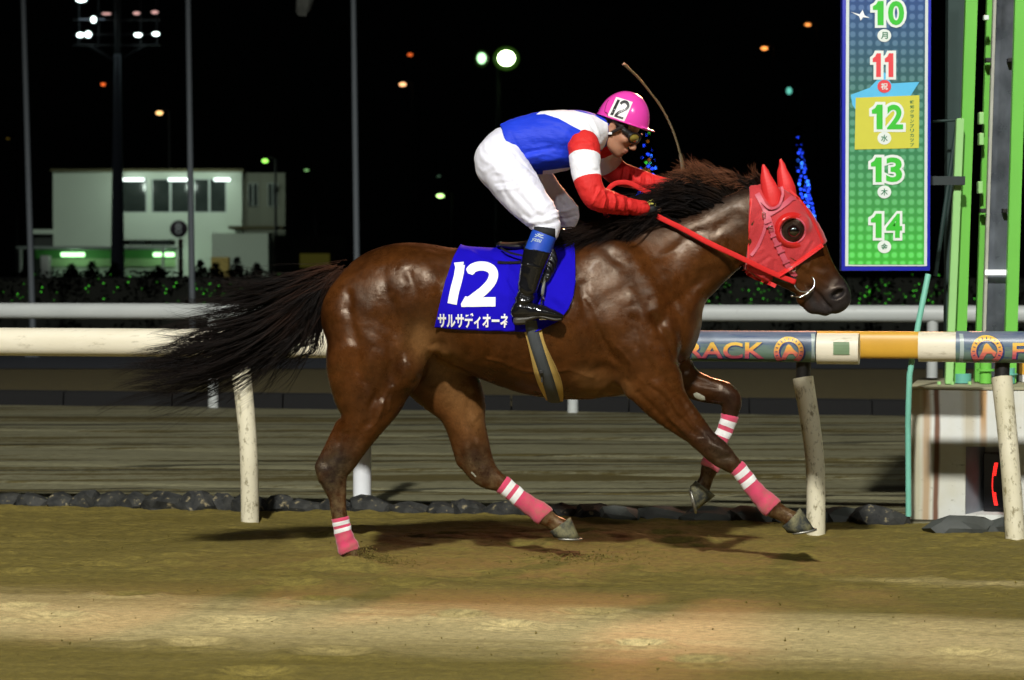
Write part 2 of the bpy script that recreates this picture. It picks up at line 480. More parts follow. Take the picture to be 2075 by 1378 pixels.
grain = t.ramp(t.noise(240, 3, .7), [(.3, .62), (.7, 1.3)]); col = t.mix(1., col, grain, 'MULTIPLY')
clod = t.ramp(n2, [(.35, .62), (.6, 1.12)]); col = t.mix(1., col, clod, 'MULTIPLY')
nb = t.bump(n2, .5, .02); nb = t.bump(t.noise(150, 4, .7), .6, .006, nb)
t.set(color=col, rough=t.ramp(n1, [(.3, .62), (.7, .9)]), spec=.35, normal=nb); M_sand = t.m
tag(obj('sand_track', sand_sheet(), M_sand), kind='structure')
# the track further out to the sides and in front of the frame, one low sheet below it
def sheet(name, pts, z, mat):
    me = mesh_pd(name, [(x, y, z) for x, y in pts], [tuple(range(len(pts)))]); return tag(obj(name, me, mat, None, False), kind='structure')
sheet('outer_sand', [(-70, -12), (70, -12), (70, 13.94+SL*70), (4.62, 13.94+SL*4.62), (-4.62, 13.94-SL*4.62), (-70, 13.94-SL*70)][:3]+[(-70, 13.94-SL*70)], -.06, M_sand)
# ---- ground to the horizon
t = MT('dark_ground'); n = t.noise(.6, 6)
t.set(color=t.mix(n, (.02, .022, .012), (.05, .045, .025)), rough=.95); M_far = t.m
sheet('ground', [(-900, -60), (900, -60), (900, 1500), (-900, 1500)], -.16, M_far)
# ---- inner dirt track: wet, harrowed, with dark wheel lines along it
def inner_sheet():
    nx, ny = 260, 380; U, Q = np.meshgrid(np.linspace(-16, 16, nx), np.linspace(0, 1, ny), indexing='ij')
    Y = 14.27+SL*U+Q*(11.33); b = Y-SL*U; a = U
    h = .022*(fbm(a*.5, b*3.5, 13)-.5)+.014*(fbm(a*2.0, b*9, 15)-.5)-.01
    for c0, wdt, dp in ((16.0, .05, .03), (17.6, .09, .035), (19.3, .07, .03), (21.4, .08, .03)):
        h -= dp*np.exp(-((b-c0-.1*fbm(a*.3, b*0, 5))/wdt)**2)
    V = np.stack([U, Y, h], -1).reshape(-1, 3); i = np.arange(nx*ny).reshape(nx, ny)
    return mesh_np('inner_track', V, np.stack([i[:-1, :-1], i[1:, :-1], i[1:, 1:], i[:-1, 1:]], -1).reshape(-1, 4))
t = MT('inner_dirt'); rz = (0, 0, .2166)
nb1 = t.noise(1.9, 5, .65, t.map((.055, 1.25, 1), rz), .5); nj = t.noise(12, 8, .85, t.map((.8, 1.5, 1), rz)); n1 = t.math('ADD', nb1, t.math('MULTIPLY', t.math('SUBTRACT', nj, .5), .42)); n2 = t.noise(22, 8, .8, t.map((.6, 1.5, 1), rz))
c = t.mix(t.ramp(n1, [(.435, 0.), (.49, 1.)]), (.085, .066, .015), (.195, .184, .105))
c = t.mix(1., c, t.ramp(n2, [(.30, .62), (.60, 1.15)]), 'MULTIPLY')
line = t.ramp(t.noise(1.6, 2, .5, t.map((.02, 3.3, 1), rz)), [(.60, 1.), (.615, .30)]); c = t.mix(1., c, line, 'MULTIPLY')
t.set(color=c, rough=t.ramp(n1, [(.4, .85), (.6, .55)]), spec=.4, normal=t.bump(n2, .5, .02))
tag(obj('inner_track', inner_sheet(), t.m), kind='structure')
M_inner = t.m
sheet('inner_track_beyond', [(-70, 14.1-SL*70), (70, 14.1+SL*70), (70, 25.6+SL*70), (-70, 25.6-SL*70)], -.055, M_inner)
# ---- turf strip, low kerb and service road behind the far rail
t = MT('turf'); n = t.noise(7, 6, .7); c = t.mix(n, (.05, .038, .010), (.16, .125, .04))
t.set(color=c, rough=.95, normal=t.bump(t.noise(60, 4), .8, .03)); M_turf = t.m
sheet('infield_turf', [(-60, 25.9-SL*60), (60, 25.9+SL*60), (60, 46), (-60, 46)], .01, M_turf)
t = MT('wet_road'); t.set(color=t.mix(t.noise(3, 4), (.045, .05, .06), (.075, .08, .09)), rough=.6)
sheet('service_road', [(-60, 36.5), (60, 36.5), (60, 42.5), (-60, 42.5)], .02, t.m)
b = MB()
for i in range(40):
    x0 = -24+i*1.2; P = lambda x, y, z: (x, RY(x, y), z)
    b.add([P(x0, 25.55, -.1), P(x0+1.185, 25.55, -.1), P(x0+1.185, 25.88, -.1), P(x0, 25.88, -.1), P(x0, 25.58, .13), P(x0+1.185, 25.58, .13), P(x0+1.185, 25.86, .14), P(x0, 25.86, .14)],
          [(0, 1, 5, 4), (1, 2, 6, 5), (2, 3, 7, 6), (3, 0, 4, 7), (4, 5, 6, 7), (0, 3, 2, 1)])
tag(b.build('track_kerb', plain('black_kerb', (.004, .004, .004), .9)), kind='structure')
# ---- dark wooded hill far behind
nx = 120; V = []; F = []
for i in range(nx):
    x = -420+840*i/(nx-1)
    for j in range(6):
        h = (0, 14, 30, 48, 62, 70)[j]*(.55+.7*fbm(np.array([x*.011]), np.array([j*.35]), 3)[0]); V.append((x, 330+j*38, h-1))
for i in range(nx-1):
    for j in range(5): F.append((i*6+j, (i+1)*6+j, (i+1)*6+j+1, i*6+j+1))
t = MT('hill_wood'); t.set(color=t.mix(t.noise(.15, 5), (.012, .016, .010), (.03, .034, .02)), rough=1)
tag(obj('hill', mesh_pd('hill', V, F), t.m), kind='structure')

# ---- running rails
t = MT('cream_rail')
n = t.noise(3, 6, .65, t.map((.5, 3, 3))); n2 = t.noise(20, 5, .75, t.map((.12, 2, 2)))
c = t.mix(n, (.70, .63, .46), (.84, .79, .64)); c = t.mix(t.ramp(n2, [(.56, 0.), (.70, .55)]), c, (.30, .25, .15))
M_cream = t.set(color=c, rough=t.ramp(n, [(.3, .35), (.7, .6)]), normal=t.bump(n, .15, .01))
t = MT('weathered_post')
n = t.noise(3.2, 6, .7, t.map((1, 1, .55))); n2 = t.noise(30, 5, .75, t.map((1, 1, .5)))
c = t.mix(n, (.58, .52, .34), (.78, .74, .58)); c = t.mix(t.ramp(n2, [(.54, 0.), (.64, .85)]), c, (.16, .13, .055))
c = t.mix(t.ramp(t.noise(2.2, 3), [(.5, 0.), (.75, .45)]), c, (.34, .30, .12))
M_post = t.set(color=c, rough=.6, normal=t.bump(n2, .4, .006))
t = MT('grey_rail'); n = t.noise(4, 5, .6, t.map((.3, 2, 2)))
M_grey = t.set(color=t.mix(t.ramp(t.noise(14, 3, .7, t.map((.2, 2, 2))), [(.62, 0.), (.75, .5)]), t.mix(n, (.46, .49, .48), (.62, .65, .62)), (.3, .3, .26)), rough=.45)
M_black = plain('black_bracket', (.012, .011, .010), .5)
M_yellow = plain('yellow_rail', (.62, .34, .035), .42, .18, 6, bump=.1)
M_green_pad = plain('green_pad', (.16, .25, .13), .6)
M_white = plain('white_paint', (.74, .75, .72), .45, .08)

def rail_tube(b, x0, x1, y0, z, r, seg=22, n=24, dz=0., flat=1.0):
    """a slightly flat-faced rounded rail section"""
    nseg = max(2, int(abs(x1-x0)/.25)); V = []; F = []
    for i in range(nseg+1):
        x = x0+(x1-x0)*i/nseg; sag = .0
        for k in range(n):
            th = 2*math.pi*k/n; cx = math.cos(th); sy = math.sin(th); e = .82
            q = math.copysign(abs(cx)**e, cx)*r*flat; zz = math.copysign(abs(sy)**e, sy)*r
            V.append((x+q*.215, RY(x, y0)+q*.976, z+zz))
    for i in range(nseg):
        for k in range(n): F.append((i*n+k, (i+1)*n+k, (i+1)*n+(k+1) % n, i*n+(k+1) % n))
    F.append(tuple(range(n))); F.append(tuple(nseg*n+k for k in range(n))[::-1]); b.add(V, F)
NR = 13.70
def near_post(pt, pm, pb, parent, wide=.052):
    top = W(pt[0], pt[1], RL(pt[0], NR)[1]+.03); base = G(pb[0], pb[1]); mid = W(pm[0], pm[1], (top.y+base.y)/2-.015)
    base.z = -.05
    P = cr([(*top, wide+.004), (*mid, wide-.001), (*base, wide)], 7); b = MB(); b.tube(P[:, :3], list(P[:, 3]), 18)
    o = b.build('post', M_post, parent); smooth_by_angle(o, 50)
    b = MB(); b.tube([top+Vector((0, 0, -.02)), Vector((top.x+.005, top.y, .96))], [.04, .04], 12); smooth_by_angle(b.build('bracket', M_black, parent), 50)
    b = MB(); V = []
    return top
# wrap print of the sponsor banner on the rail
t = MT('rail_wrap'); sep = t.n.new('ShaderNodeSeparateXYZ'); t.L(t.co, sep.inputs[0])
z = t.math('MULTIPLY', t.math('SUBTRACT', sep.outputs[2], .90), 5.2)
n = t.noise(16, 5, .7, t.map((.25, 1, 2.4))); zz = t.math('ADD', z, t.math('MULTIPLY', t.math('SUBTRACT', n, .5), .9))
c = t.ramp(zz, [(.05, (.115, .20, .125)), (.4, (.15, .22, .18)), (.62, (.085, .135, .20)), (.95, (.16, .18, .24))])
c = t.mix(t.ramp(t.noise(9, 6, .75, t.map((.18, 1, 3))), [(.56, 0.), (.66, .75)]), c, (.035, .06, .16))
M_wrap = t.set(color=c, rough=.38, normal=t.bump(n, .15, .006))
t = MT('wrap_print'); M_print = t.set(color=t.ramp(t.attr('g'), [(.0, (.46, .07, .16)), (.42, (.72, .17, .13)), (.62, (.80, .42, .07)), (1., (.78, .52, .07))]), rough=.42)
M_printshadow = plain('wrap_print_blue', (.03, .05, .17), .4)
M_whitestripe = plain('wrap_stripe', (.36, .43, .40), .4)

LAB = 'long cream running rail passing behind the horse and its tail, ending in a printed wrap'
r1 = thing('running_rail', (-1.2, RY(-1.2, NR), 0), LAB, 'railing')
b = MB(); xw = RL(1375, NR)[0]; rail_tube(b, -8.0, xw, NR, 1.0, .081); smooth_by_angle(b.build('rail', M_cream, r1), 50)
near_post((488, 747), (503, 900), (507, 1056), r1)
for x in (-4.6, ):
    P = Vector((x, RY(x, NR+.3), 0))
    b = MB(); b.tube([(x-.05, RY(x, NR), .86), (x-.01, RY(x, NR)+.1, .4), (x, RY(x, NR)+.28, -.05)], .05, 14); smooth_by_angle(b.build('post', M_post, r1), 50)
b = MB(); x0, x1 = RL(1375, NR)[0], RL(1655, NR)[0]; rail_tube(b, x0, x1, NR, 1.0, .084); wr = b.build('banner_wrap', M_wrap, r1); smooth_by_angle(wr, 50)
b = MB(); xe = RL(1741, NR)[0]; rail_tube(b, x1+.004, xe, NR-.004, .990, .0835, flat=1); smooth_by_angle(b.build('rail_end', M_cream, r1), 50)
near_post((1627, 765), (1651, 930), (1653, 1080), r1)
def rail_print(wrap, parent, logos, texts, stripes):
    bv = bvh_obj(wrap)
    def to3(px, py): return W(px, py, RL(px, NR)[1]-.05)
    for cx, cy, R in logos:
        g = lambda x, y, cy=cy, R=R: (cy+R*1.0-y)/(2*R)
        ring = stroke([(cx+R*.84*math.sin(a), cy-R*.84*math.cos(a)) for a in np.linspace(-2.55, 2.55, 30)], R*.34, 1, False)
        head = poly_bm([[(cx-.52*R, cy+.55*R), (cx-.30*R, cy+.02*R), (cx-.16*R, cy-.38*R), (cx-.02*R, cy-.50*R), (cx+.12*R, cy-.42*R), (cx+.34*R, cy-.12*R), (cx+.62*R, cy+.10*R), (cx+.50*R, cy+.40*R), (cx+.30*R, cy+.16*R), (cx+.02*R, cy+.16*R), (cx-.12*R, cy+.34*R), (cx-.20*R, cy+.58*R)]])
        eye = None
        bm = join_bm([stroke([(cx+2+R*.84*math.sin(a), cy+2-R*.84*math.cos(a)) for a in np.linspace(-2.55, 2.55, 30)], R*.46, 1, False)])
        decal('emblem_shadow', bm, to3, bv, .002, M_printshadow, wrap, step=7)
        decal('horseshoe_emblem', join_bm([ring, head]), to3, bv, .004, M_print, wrap, step=7, grad=g)
        marks = [stroke([(cx+R*.76*math.sin(a), cy-R*.76*math.cos(a)), (cx+R*.92*math.sin(a), cy-R*.92*math.cos(a))], 1.6, 1, False) for a in np.linspace(-1.9, 1.9, 13)]
        decal('horseshoe_emblem', join_bm(marks), to3, bv, .0055, M_printshadow, wrap, step=7)
    for s, x0, x1, y0, y1 in texts:
        for lift, off, mat_, bold in ((.002, 3, M_printshadow, .035), (.004, 0, M_print, .022)):
            bm = text_bm(s, 1, bold); fit_bm(bm, x0+off*.7, x1+off*.7, -y1-off*.5, -y0-off*.5)
            for v in bm.verts: v.co.y = -v.co.y
            decal('banner_lettering', bm, to3, bv, lift, mat_, wrap, step=8, grad=(lambda x, y, y0=y0, y1=y1: (y1-y)/(y1-y0)) if mat_ is M_print else None)
    for sx in stripes:
        bm = poly_bm([[(sx, 676), (sx+8, 676), (sx+8, 736), (sx, 736)]]); decal('banner_stripe', bm, to3, bv, .002, M_whitestripe, wrap, step=5)
rail_print(wr, r1, [(1597, 712, 30)], [('TRACK', 1349, 1548, 693, 727)], [1643])
bv = bvh_obj(next(o for o in r1.children if o.name.startswith('rail_end')))
decal('green_pad', poly_bm([[(1690, 693), (1722, 693), (1722, 719), (1690, 719)]]), lambda x, y: W(x, y, 13.2), bv, .004, M_green_pad, r1, step=6)
r2 = thing('running_rail', (RL(2040, NR)[0], RL(2040, NR)[1], 0), 'cream running rail with printed banner wrap in front of the concrete plinth', 'railing')
b = MB(); x0, x1, x2 = RL(1862, NR)[0], RL(1938, NR)[0], 8.; rail_tube(b, x0, x1, NR, 1.003, .080); smooth_by_angle(b.build('rail_end', M_cream, r2), 50)
b = MB(); rail_tube(b, x1, x2, NR, 1.004, .084); wr2 = b.build('banner_wrap', M_wrap, r2); smooth_by_angle(wr2, 50)
near_post((2030, 765), (2046, 930), (2059, 1093), r2)
rail_print(wr2, r2, [(1997, 711, 32)], [('FUNABASHI', 2049, 2049+300, 694, 728)], [1943])
# yellow rail behind the gap
b = MB(); rail_tube(b, RL(1385, 14.15)[0], RL(1985, 14.15)[0], 14.15, .999, .0755, flat=.5)
o = b.build('yellow_rail', M_yellow); smooth_by_angle(o, 50); tag(o, 'yellow rail beam filling the gap between the two printed rail ends', 'railing')
# far rail with posts
r3 = thing('running_rail', (0, 25.5, 0), 'grey-white far running rail across the inner track, lit dimly', 'railing')
b = MB(); rail_tube(b, -14, 14, 25.5, 1.005, .084); smooth_by_angle(b.build('rail', M_grey, r3), 50)
for px in (-310, 431, 1161, 1890, 2600):
    x, y = RL(px, 25.5); b = MB(); b.tube([(x, y+.02, -.05), (x, y+.02, .5), (x, y, .95)], .055, 12); smooth_by_angle(b.build('post', M_grey, r3), 50)
# white marker post behind the near hind leg
g = G(734, 1026); b = MB(); b.tube([(g.x, g.y, -.05), (g.x, g.y, 1.25)], .055, 18); b.tube([(g.x, g.y, 1.25), (g.x, g.y, 1.27)], [.055, .035], 18)
o = b.build('marker_post', plain('marker_white', (.78, .80, .82), .4, .06)); smooth_by_angle(o, 50); tag(o, 'round white marker post standing among the stones behind the rear leg', 'post')

# ---- stones along the rail
t = MT('stone'); n = t.noise(9, 6, .7); n2 = t.vor(26)
c = t.mix(t.ramp(n, [(.35, 0.), (.7, 1.)]), (.012, .013, .013), (.055, .055, .048)); c = t.mix(t.ramp(t.noise(24, 4, .6), [(.60, 0.), (.70, .8)]), c, (.30, .25, .14))
M_stone = t.set(color=c, rough=.75, spec=.3, normal=t.bump(n, .5, .02))
t = MT('smooth_stone'); n = t.noise(7, 5, .6)
M_stone2 = t.set(color=t.mix(n, (.032, .038, .038), (.09, .095, .08)), rough=.7, normal=t.bump(n, .4, .02))
def rock(loc, sx, sy, sz, mat, seed, lab=None, cat='stone', grp=None, rot=0, mesh=None):
    bm = bmesh.new(); bmesh.ops.create_icosphere(bm, subdivisions=2, radius=1)
    for v in bm.verts:
        c = v.co
        d = 1+.9*(fbm(np.array([c.x*1.6+seed*3.1+c.z]), np.array([c.y*1.6+seed+c.z*.9]), seed)[0]-.46)
        d += .30*(fbm(np.array([c.x*4.5+seed]), np.array([c.z*4.5+c.y*3]), seed+5)[0]-.45)
        q = max(abs(c.x), abs(c.y), abs(c.z)); v.co = c*d*(1-.25*(q-.577))
    bm.transform(Matrix.Diagonal((sx, sy, sz, 1)))
    me = bpy.data.meshes.new('stone'); bm.to_mesh(me); bm.free()
    o = obj('stone', me, mat); smooth_by_angle(o, 22); o.location = loc; o.rotation_euler = (random.uniform(-.15, .15), random.uniform(-.15, .15), rot); return tag(o, lab, cat, grp)
STN = []
def stone_label(pxc, left):
    STN.append((pxc, left)); return 'x'
px = -30; k = 0
while px < 2075:
    left = px < 1200
    wd = random.uniform(58, 104) if left else random.uniform(80, 150)
    if 1725 < px < 1850: px += 20; continue
    x, y = RL(px+wd/2, 14.32); hh = random.uniform(.065, .10) if left else random.uniform(.065, .085)
    if px > 1850: y = RL(px+wd/2, 13.93)[1]
    rock((x, y+random.uniform(-.04, .04), hh*.25-.01), wd/2*y/FPX*1.14, random.uniform(.10, .15), hh, M_stone if left else M_stone2, k,
         stone_label(px+wd/2, left), 'stone',
         'rough stones edging the sand' if left else 'smooth stones edging the sand', random.uniform(-.3, .3)); px += wd*.78; k += 1
_marks = [(507, 'the curved cream post under the tail'), (734, 'the round white marker post'), (1145, 'the far hind hoof'), (1652, 'the curved post by the front hoof'), (1900, 'the left edge of the plinth')]
_ord = ('first', 'second', 'third', 'fourth', 'fifth', 'sixth', 'seventh', 'eighth', 'ninth', 'tenth', 'eleventh', 'twelfth')
_st = sorted([o for o in bpy.data.objects if o.get('category') == 'stone'], key=lambda o: o.location.x); _px = [proj([tuple(o.location)])[0][0] for o in _st]
for i, o in enumerate(_st):
    m, nm = min(_marks, key=lambda q: abs(q[0]-_px[i])); side = 'left' if _px[i] < m else 'right'
    n_ = sum(1 for x_ in _px if (m > x_ > _px[i] if side == 'left' else m < x_ < _px[i]))
    o['label'] = ('dark rough' if _px[i] < 1200 else 'smooth grey')+' stone, '+_ord[min(n_, 11)]+' to the '+side+' of '+nm
x, y = RL(1786, 14.30); rock((x, y, .02), .165, .15, .085, M_stone, 99, 'largest dark boulder, beside the concrete plinth at the rail gap', 'boulder')

# ---- concrete plinth of the finish post, with recessed lamp display
def plinth():
    p = thing('finish_plinth', (2.9, 14.4, 0), 'rust-streaked white concrete plinth with a recess holding a red LED display', 'plinth')
    t = MT('stained_concrete'); sep = t.n.new('ShaderNodeSeparateXYZ'); t.L(t.co, sep.inputs[0])
    n = t.noise(3, 6, .65); c = t.mix(n, (.60, .61, .56), (.74, .76, .73))
    c = t.mix(t.ramp(t.noise(2.5, 4), [(.45, 0.), (.75, .6)]), c, (.54, .50, .33))
    X = t.math('ADD', sep.outputs[0], t.math('MULTIPLY', t.math('SUBTRACT', t.noise(4, 3, .5, t.map((1, 1, .4))), .5), .05))
    for xc, wdt, colr, am, zt in ((2.405, .022, (.15, .055, .022), .95, 0), (2.35, .03, (.42, .25, .10), .75, 0), (2.66, .026, (.48, .26, .08), .9, .25), (2.58, .05, (.46, .36, .17), .5, .2), (2.29, .05, (.40, .36, .18), .6, 0)):
        d = t.math('DIVIDE', t.math('ABSOLUTE', t.math('SUBTRACT', X, xc)), wdt); f = t.ramp(d, [(.35, am), (1., 0.)])
        if zt: f = t.math('MULTIPLY', f, t.ramp(sep.outputs[2], [(zt-.05, .0), (zt+.35, 1.)]))
        c = t.mix(f, c, colr)
    c = t.mix(t.ramp(t.noise(40, 4, .7, t.map((.5, 1, 1))), [(.62, 0.), (.72, .5)]), c, (.18, .16, .10))
    m = t.set(color=c, rough=.8, normal=t.bump(n, .3, .01))
    Y0, Y1 = 14.12, 15.3; x0, x1 = 2.262, 3.75; zt = .735
    RB = Matrix.Translation((x0, Y0, 0)) @ Matrix.Rotation(-math.atan(.215), 4, 'Z') @ Matrix.Translation((-x0, -Y0, 0))
    rx0, rx1, rz0, rz1 = 2.575, 2.86, .03, .415        # recess in the front
    b = MB(); cb = .008
    b.box(x0, rx0, Y0, Y1, -.1, zt, cb); b.box(rx1, x1, Y0, Y1, -.1, zt, cb); b.box(rx0-.012, rx1+.012, Y0+.002, Y1, rz1, zt-.003); b.box(rx0-.012, rx1+.012, Y0+.003, Y1, -.1, rz0)
    b.box(rx0-.012, rx1+.012, Y0+.3, Y1-.01, rz0-.01, rz1+.01)
    smooth_by_angle(b.build('block', m, p), 40)
    b = MB(); b.add([(rx0+.001, Y0+.006, rz0), (rx0+.10, Y0+.27, rz0), (rx0+.10, Y0+.27, rz1), (rx0+.001, Y0+.006, rz1), (rx0+.001, Y0+.28, rz0), (rx0+.001, Y0+.28, rz1)], [(0, 1, 2, 3), (0, 3, 5, 4), (1, 4, 5, 2)])
    b.build('recess_side', plain('recess_grey', (.22, .24, .27), .6), p)
    b = MB(); b.box(x0-.004, x1, Y0-.006, Y1+.01, zt+.0015, zt+.018, .003); smooth_by_angle(b.build('cap_slab', plain('mossy_cap', (.34, .32, .20), .85, .4, 5), p), 40)
    b = MB(); b.box(rx0+.095, rx1-.004, Y0+.18, Y0+.295, rz0+.004, rz1-.05, .004); b.build('display', plain('display_black', (.006, .006, .008), .25), p)
    dd = p.children[-1] if False else [o for o in bpy.data.objects if o.name.startswith('display')][-1]
    b = MB(); cx = rx0+.165; zc = .19
    for i in range(26):
        a = -1.0+2.0*i/25; z_ = zc+a*.118; full = abs(a) > .42; xx = cx-.020*math.cos(a*1.25)*1.0
        for k in range(3 if full else 1):
            b.box(xx+k*.0072-.0026, xx+k*.0072+.0026, Y0+.176, Y0+.179, z_-.0032, z_+.0032)
    b.build('red_digits', emis('red_led', (1, .02, .015), 3.5), dd)
    for o in [q for q in bpy.data.objects if q.parent in (p, dd)]: o.data.transform(RB)
    return p
plinth()

# ---- the finish post: green steel frame with a mirror column
def finish_post():
    p = thing('finish_post', (2.9, 14.5, .757), 'bright green steel finish post with a grey mirror column, standing on the plinth', 'post')
    g1 = plain('lime_green_paint', (.16, .52, .07), .4, .08, 4); g2 = plain('pale_green_paint', (.32, .62, .22), .4, .08, 4); g3 = plain('dark_green_paint', (.012, .035, .03), .6, .2)
    def post(name, t, bt, wpx, Y, m, z0=.757, ztop=None, dep=.05):
        a = W(t[0], t[1], Y); c = W(bt[0], bt[1], Y); dr = (a-c); dr /= dr.z
        top = c+dr*((ztop or 3.3)-c.z); bot = c+dr*(z0-c.z); hw = wpx/2*Y/FPX
        b = MB(); V = []
        for q in (bot, top): V += [(q.x-hw, q.y-dep/2, q.z), (q.x+hw, q.y-dep/2, q.z), (q.x+hw, q.y+dep/2, q.z), (q.x-hw, q.y+dep/2, q.z)]
        b.add(V, [(0, 1, 5, 4), (1, 2, 6, 5), (2, 3, 7, 6), (3, 0, 4, 7), (4, 5, 6, 7), (0, 3, 2, 1)])
        o = b.build(name, m, p); bm = bmesh.new(); bm.from_mesh(o.data); bmesh.ops.bevel(bm, geom=bm.edges[:], offset=.004, segments=2, affect='EDGES'); bm.to_mesh(o.data); bm.free()
        return o
    post('slim_post', (1945, 240), (1922, 780), 15, 14.32, g2, ztop=W(1945, 240, 14.32).z)
    post('steel_post', (1968, 0), (1943, 752), 24, 14.45, g1)
    post('steel_post', (2005, 0), (1980, 760), 11, 14.6, g1)
    post('steel_post', (2068, 0), (2046, 756), 24, 14.42, g1)
    post('cable_duct', (1940, 0), (1936, 560), 42, 15.2, g3, dep=.1)
    t = MT('clouded_mirror'); n = t.noise(2.4, 5, .6, t.map((1, 1, .5))); n2 = t.noise(7, 4, .6)
    m = t.set(color=t.ramp(n, [(.3, (.02, .022, .028)), (.6, (.15, .17, .20)), (.75, (.30, .33, .36))]), rough=t.ramp(n2, [(.3, .2), (.7, .5)]), metal=.3, spec=.6)
    a = post('mirror_panel', (2037, 0), (2010, 752), 46, 14.55, m, dep=.03)
    post('mirror_frame', (2015, 0), (1991, 752), 6, 14.52, plain('frame_metal', (.42, .42, .36), .4))
    for y in (122, 427):
        q = W(2030-(y/760)*26, y, 14.5)
        for xa, xb in ((-.085, -.055), (.045, .07)):
            b = MB(); b.box(q.x+xa, q.x+xb, q.y-.03, q.y+.03, q.z-.012, q.z+.012, .003); b.build('clamp', M_black, p)
    q = W(2021, 552, 14.5); b = MB(); b.tube([(q.x-.075, q.y-.03, q.z), (q.x+.075, q.y-.03, q.z)], .016, 10); b.build('tube_lamp', emis('white_tube', (1, 1, .95), 1.6), p)
    q = W(1998, 36, 14.4); b = MB(); b.box(q.x-.014, q.x+.014, q.y-.02, q.y+.02, q.z-.014, q.z+.014, .004); b.build('small_lamp', plain('lampwhite', (.7, .8, .75), .4), p)
    for (px, py) in ((1987, 240), (1987, 282), (1985, 380)):
        q = W(px, py, 14.5); b = MB(); b.box(q.x-.012, q.x+.014, q.y-.03, q.y+.03, q.z-.035, q.z+.035, .004); b.build('bolt_plate', g2, p)
    # feet: turquoise collar and green drum
    teal = plain('turquoise_paint', (.13, .42, .34), .45, .15)
    q = W(1950, 770, 14.45); b = MB(); b.tube([(q.x, q.y, .757), (q.x, q.y, .757+.055)], .052, 20); smooth_by_angle(b.build('collar', teal, p), 40)
    for px, py, r, h, m_ in ((1997, 760, .034, .13, g1), (2046, 760, .03, .09, teal)):
        q = W(px, py, 14.4); b = MB(); b.tube([(q.x, q.y, .757), (q.x, q.y, .757+h)], r, 18); b.tube([(q.x, q.y, .757+h*.55), (q.x, q.y, .757+h*.65)], r*1.5, 18); smooth_by_angle(b.build('foot', m_, p), 40)
    for px in (1903, 1930, 1965, 2018):
        q = W(px, 780, 14.25); b = MB(); b.tube([(q.x, q.y, .757), (q.x, q.y, .775)], .011, 6); b.build('bolt', g2, p)
    for px in (1925, 1960):   # slanting dark brace behind
        pass
    b = MB(); a = W(1940, 250, 14.9); c = W(1895, 560, 14.9); b.tube([a, c], .014, 8); b.tube([W(1890, 246, 14.9), W(1945, 243, 14.9)], .008, 8); b.build('brace', g3, p)
finish_post()
b = MB(); P = [W(1881, 556, 13.75), W(1862, 650, 13.72), W(1843, 760, 13.72), W(1840, 850, 13.75), W(1841, 1046, 13.80)]
b.tube(P, .0165, 12); o = b.build('turquoise_pipe', plain('turquoise_pipe_paint', (.20, .55, .42), .4, .15)); smooth_by_angle(o, 60)
tag(o, 'thin kinked turquoise pipe standing at the left corner of the plinth', 'pipe')
# yellow and white cabinet at the right edge on the plinth
b = MB(); q = W(2072, 745, 14.7); b.box(q.x-.02, q.x+.3, 14.6, 14.85, .757, .80); b.cur = 1; b.box(q.x-.022, q.x+.3, 14.598, 14.85, .801, 1.02)
o = b.build('equipment_box', [M_white, M_yellow]); tag(o, 'yellow and white box on the plinth at the right edge behind the rail', 'box')

